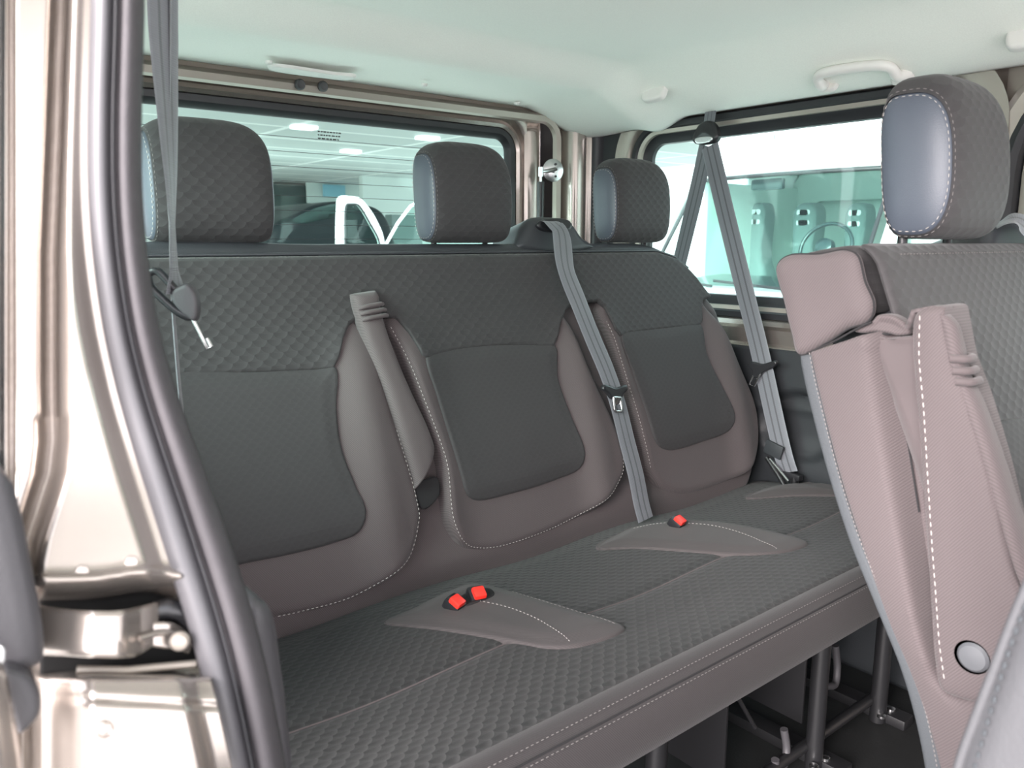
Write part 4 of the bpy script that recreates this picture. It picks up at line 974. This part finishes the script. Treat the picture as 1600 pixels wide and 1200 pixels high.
# ================================================================== OUTSIDE
GZ = -.55
struct(box('floor', (-14, -12, GZ-.1), (30, 34, GZ), 'asphalt', bev=0))
# white van parked beside, facing us: body, windscreen, cab seats
V = thing('parked_van', 'white van parked beside the far window, its windscreen facing us', 'van', (5.2, 3.0, GZ))
vx0, vx1, vy0, vy1 = 4.55, 5.05, 2.48, 4.06         # windscreen foot and head planes
zb, zt = AX(1150, 447, vx0)[2], AX(1200, 277, vx1)[2]
def vrow(x, z, e=0.0, k=25, cr=.12): return [(x+cr*((2*i/(k-1)-1)**2), vy0-.12+e+(vy1-vy0+.24-2*e)*i/(k-1), z) for i in range(k)]
hood = [vrow(3.55, GZ+.35), vrow(3.48, GZ+.75), vrow(3.55, zb-.36), vrow(3.85, zb-.18), vrow(4.35, zb-.055), vrow(4.50, zb-.03)]
grid_obj('bonnet', hood, 'white', V, thick=.03, flat=60)
roof = [vrow(vx1-.02, zt+.02, .03), vrow(vx1+.10, zt+.16, .04), vrow(vx1+.25, zt+.42, .05), vrow(vx1+.5, zt+.66, .08), vrow(vx1+1.0, zt+.78, .10), vrow(10.2, zt+.82, .10)]
grid_obj('roof', roof, 'white', V, thick=.03, flat=60)
for yy in (vy0-.12, vy1+.12):
    rows = [[(x, yy+(.12 if yy < 3 else -.12)*k, z) for x, z in zip(np.linspace(5.9, 10.2, 4), [z0_]*4)] for z0_, k in ((GZ+.3, 0), (zb, 0), (zt, .4), (zt+.80, 1))]
    grid_obj('side_body', rows, 'white', V, thick=.03)
    tube('pillar', [(vx0-.03+.12, yy, zb-.05), (vx1+.10, yy+(.05 if yy < 3 else -.05), zt+.05)], .045, 'white', V, seg=10)
def srow(x, z, e): return [(x+.12*((2*i/24-1)**2), vy0+e+(vy1-vy0-2*e)*i/24, z) for i in range(25)]
grid_obj('windscreen', [srow(vx0-.05+(vx1-vx0)*t, zb-.03+(zt-zb+.04)*t, -.02+.07*t) for t in np.linspace(0, 1, 6)], 'clear', V)
# black surround of the screen
R_ = []
for t in np.linspace(0, 1, 30): R_.append((vx0-.06+(vx1-vx0)*t+.12, vy0-.03+.06*t, zb-.03+(zt-zb+.04)*t))
for i in range(25): R_.append((vx1-.06+.12*((1-2*i/24)**2), vy0+.04+(vy1-vy0-.08)*i/24, zt+.01))
for t in np.linspace(1, 0, 30): R_.append((vx0-.06+(vx1-vx0)*t+.12, vy1+.03-.06*t, zb-.03+(zt-zb+.04)*t))
tube('screen_seal', R_, .014, 'rubber', V, seg=8)
grid_obj('cowl', [srow(vx0-.13, zb-.055, 0), srow(vx0+.02, zb-.01, 0), srow(vx0+.75, zb+.03, .05), srow(vx0+.80, zb-.25, .05)], 'darkpaint', V, thick=.01)
for y0_, y1_ in ((2.75, 3.35), (3.35, 3.85)): tube('wiper', [(vx0-.12, y0_, zb-.0), (vx0-.10, y1_, zb+.035)], .010, 'black', V, seg=6)
tube('antenna', [(vx1+.15, AX(1210, 250, vx1+.15)[1], AX(1210, 250, vx1+.15)[2]), (vx1+.13, AX(1210, 208, vx1+.13)[1], AX(1210, 208, vx1+.13)[2])], .004, 'black', V, seg=6)
lathe('antenna_foot', AX(1209, 253, vx1+.15), (-.6, 0, .8), [(.03, 0), (.02, .03), (.008, .06)], 'black', V, seg=12)
# cab interior
box('bulkhead', (6.55, vy0-.05, GZ+.5), (6.6, vy1+.05, zt-.55), 'cabin', V, bev=.01)
for yy in (vy0-.06, vy1+.02): box('door_trim', (5.3, yy, GZ+.5), (6.6, yy+.04, zt+.02), 'cabin', V, bev=.01)
frame_ring('rear_window', (2.3, 3.9, zb+.18, zt-.10), .06, [(0, .02), (.0, -.0), (.06, 0), (.3, 0)], Frame((6.57, 0, 0), (0, 1, 0), (0, 0, 1), (-1, 0, 0)), 'cabin', V)
box('cargo_hold', (6.62, vy0-.05, GZ+.4), (10.1, vy1+.05, zt+.3), 'cabin', V, bev=.01)
def vanseat(px, wpx):
    c = AX(px, 330, 5.9); hw = wpx/2/1250*6.2; f = Frame((5.9, c[1], zb), (0, -1, 0), (0, 0, 1), (-1, 0, 0))
    top = AX(px, 318, 5.9)[2]-zb; s = pillow('cab_seat', [(-hw*1.5, -.45), (-hw*1.45, .02), (-hw*.9, .14), (-hw*.86, top-.05), (-hw*.5, top), (hw*.5, top), (hw*.86, top-.05), (hw*.9, .14), (hw*1.45, .02), (hw*1.5, -.45)], f, 'seatgrey', V, depth=.12, er=.05, n=120, rings=12)
    for dz in (.07, .15): pillow('headrest_slot', [(-hw*.5, -.018), (hw*.5, -.018), (hw*.5, .018), (-hw*.5, .018)], Frame(f.w(0, top-dz, .0), (0, -1, 0), (0, 0, 1), (-1, 0, 0)), 'white', s, depth=.006, er=.004, n=40, rings=5)
vanseat(1255, 44); vanseat(1335, 36); vanseat(1180, 34)
cw = AX(1290, 388, 5.25); tube('steering_wheel', [cw+np.array([.06*math.sin(a)*1, .19*math.cos(a), .17*math.sin(a)]) for a in np.linspace(0, 2*math.pi, 33)[:-1]], .014, 'darkpaint', V, closed=True)
lathe('steering_hub', cw, (-1, 0, .4), [(.07, 0), (.06, .04), (.03, .05)], 'darkpaint', V)
m_ = AX(1200, 286, 5.15); box('rear_mirror', m_+np.array([-.02, -.13, -.05]), m_+np.array([.02, .13, .03]), 'darkpaint', V, bev=.015)
# behind the tailgate window: open hall with a panelled ceiling and a shop front
c3 = 2.55
YC0, YC1 = 7.5, 23.0
struct(box('ceiling', (-6, YC0, c3), (13.5, YC1, c3+.2), 'canopy', bev=0))
struct(box('wall_back', (-6, YC1-.2, GZ), (16, YC1, c3), 'wallpale', bev=0))
def bpl(name, x0, y0, x1, y1, Y, mat, label, cat, depth=.3, bev=.01, group=None):
    a = AY(x0, y0, Y); b = AY(x1, y1, Y); o = box(name, (a[0], Y, b[2] if cat in ('banner', 'board') else GZ), (b[0], Y+depth, a[2]), mat, bev=bev); tag(o, label, cat, group); return o
bpl('doorway_panel', 428, 288, 566, 420, 20.5, 'walldark', 'dark glazed shop opening seen through the tailgate glass', 'shop front', 1.0)
bpl('column', 405, 240, 428, 420, 15.0, 'wallpale', 'pale square column just right of the nearest headrest', 'column', .4)
bpl('banner', 505, 288, 540, 308, 20.2, 'bluebox', 'small blue banner in the dark shop opening', 'banner', .05)
bpl('notice_panel', 478, 270, 566, 320, 20.35, 'wallpale', 'pale board behind the small blue banner', 'board', .05)
bpl('cabinet', 504, 350, 524, 376, 14.0, 'wallpale', 'small pale cabinet behind the dark car', 'cabinet', .4)
for i, (px, py) in enumerate(((475, 197), (668, 214), (548, 235))):
    P = AZ(px, py, c3); o = box('ceiling_light', P-np.array([.16, .10, .04]), P+np.array([.16, .10, .0]), 'white', bev=.01)
    o.data.materials.clear(); lm = bpy.data.materials.get('hall_lamp')
    if not lm:
        lm = bpy.data.materials.new('hall_lamp'); lm.use_nodes = True; p_b = lm.node_tree.nodes['Principled BSDF']; p_b.inputs['Emission Color'].default_value = (1, 1, 1, 1); p_b.inputs['Emission Strength'].default_value = 1.6
    o.data.materials.append(lm)
    tag(o, ['bright ceiling lamp of the hall near the glass print', 'bright ceiling lamp of the hall above the middle headrest', 'bright ceiling lamp of the hall between the two headrests'][i], 'lamp', 'hall ceiling lamps')
for i in range(3):  # unseen fill lamps added to brighten the hall ceiling from below
    l = bpy.data.lights.new('ceiling_fill', 'AREA'); l.energy = 22; l.size = 4; l.size_y = 3; l.shape = 'RECTANGLE'; l.color = (.95, 1, 1)
    lo_ = bpy.data.objects.new('ceiling_fill', l); COL.objects.link(lo_); lo_.location = (1+4*i, 14, .3); lo_.rotation_euler = (math.pi, 0, 0)
# dark car
D = thing('parked_car', 'dark car behind, left of the white open door', 'car', (4.2, 9.4, GZ))
fd = Frame((0, 9.0, 0), (1, 0, 0), (0, 0, 1), (0, -1, 0))
pillow('body', [fd.px(*p) for p in ((425, 362), (440, 345), (470, 332), (500, 318), (540, 314), (570, 318), (600, 330), (620, 372), (620, 430), (425, 430))], fd, 'darkcar', D, depth=1.5, er=.12, n=120)
pillow('windscreen', [fd.px(*p, .02) for p in ((458, 345), (480, 331), (505, 322), (528, 320), (526, 336), (500, 344), (470, 348))], fd, 'clear', D, depth=.01, er=.01, base=.02, n=80, rings=8)
for x_, y_ in ((2.9, 9.2), (4.9, 9.2), (2.9, 10.4), (4.9, 10.4)): lathe('wheel', (x_, y_, GZ+.31), (0, -1, 0), [(.2, 0), (.31, .0), (.31, .2), (.2, .2)], 'rubber', D)
box('lower_body', (2.5, 9.15, GZ+.2), (5.4, 10.5, .75), 'darkcar', D, bev=.1)
# white car with its door open
W_ = thing('parked_car', 'white car with its front door standing open behind the tailgate glass', 'car', (4.2, 6.6, GZ))
YW = 6.6; fw_ = Frame((0, YW, 0), (1, 0, 0), (0, 0, 1), (0, -1, 0))
outer = [fw_.px(*p) for p in ((527, 420), (526, 370), (527, 330), (530, 308), (545, 306), (562, 309), (575, 322), (588, 342), (600, 372), (604, 420))]
inner = [fw_.px(*p) for p in ((541, 420), (539, 370), (539, 335), (541, 321), (547, 319), (558, 320), (566, 329), (578, 350), (592, 378), (596, 420))]
rows = []
for a, b in zip(smooth_open(outer, 60), smooth_open(inner, 60)):
    rows.append([fw_.w(*(a*(1-q)+b*q), h) for q, h in ((0, -.03), (0.02, .0), (.5, .012), (.98, 0), (1, -.03))])
grid_obj('door_frame', rows, 'white', W_, thick=.01)
a_, b_ = fw_.px(527, 385), fw_.px(606, 385)
box('door_panel', (a_[0], YW-.02, GZ+.35), (b_[0], YW+.06, a_[1]), 'white', W_, bev=.03)
tube('window_seal', [fw_.w(*p, .005) for p in smooth_open(inner, 50)], .008, 'rubber', W_, seg=6)
pg = [fw_.w(*p, -.01) for p in smooth_open(inner, 40)]; mesh_obj('door_glass', pg, [tuple(range(len(pg)))], 'clear', W_, smooth=False)
tube('roof_pillar', [fw_.w(*fw_.px(*p), 0) for p in ((603, 382), (622, 348), (642, 322), (664, 312))], .016, 'white', W_)
pg = [fw_.w(*fw_.px(*p), -.02) for p in ((604, 384), (622, 349), (642, 323), (664, 313), (760, 313), (760, 384))]; mesh_obj('screen', pg, [tuple(range(6))], 'clear', W_, smooth=False)
box('car_body', (b_[0]+.1, YW, GZ+.2), (b_[0]+2.6, YW+1.7, a_[1]-.02), 'white', W_, bev=.12)
for x_ in (b_[0]+.5, b_[0]+2.1): lathe('wheel', (x_, YW+.02, GZ+.31), (0, 1, 0), [(.2, 0), (.31, .0), (.31, .2), (.2, .2)], 'rubber', W_)
tube('roof', [fw_.w(*fw_.px(664, 312), 0), fw_.w(*fw_.px(720, 308), 0), fw_.w(*fw_.px(800, 310), 0)], .02, 'white', W_)
bpl('wall_unit', 612, 335, 660, 375, 16, 'seatgrey', 'grey shop unit seen beyond the open white door', 'shop unit', .3)
bpl('glass_partition', 566, 262, 830, 420, 17.5, 'wallpale', 'pale partition at the back of the hall behind the middle headrest', 'partition', .2)
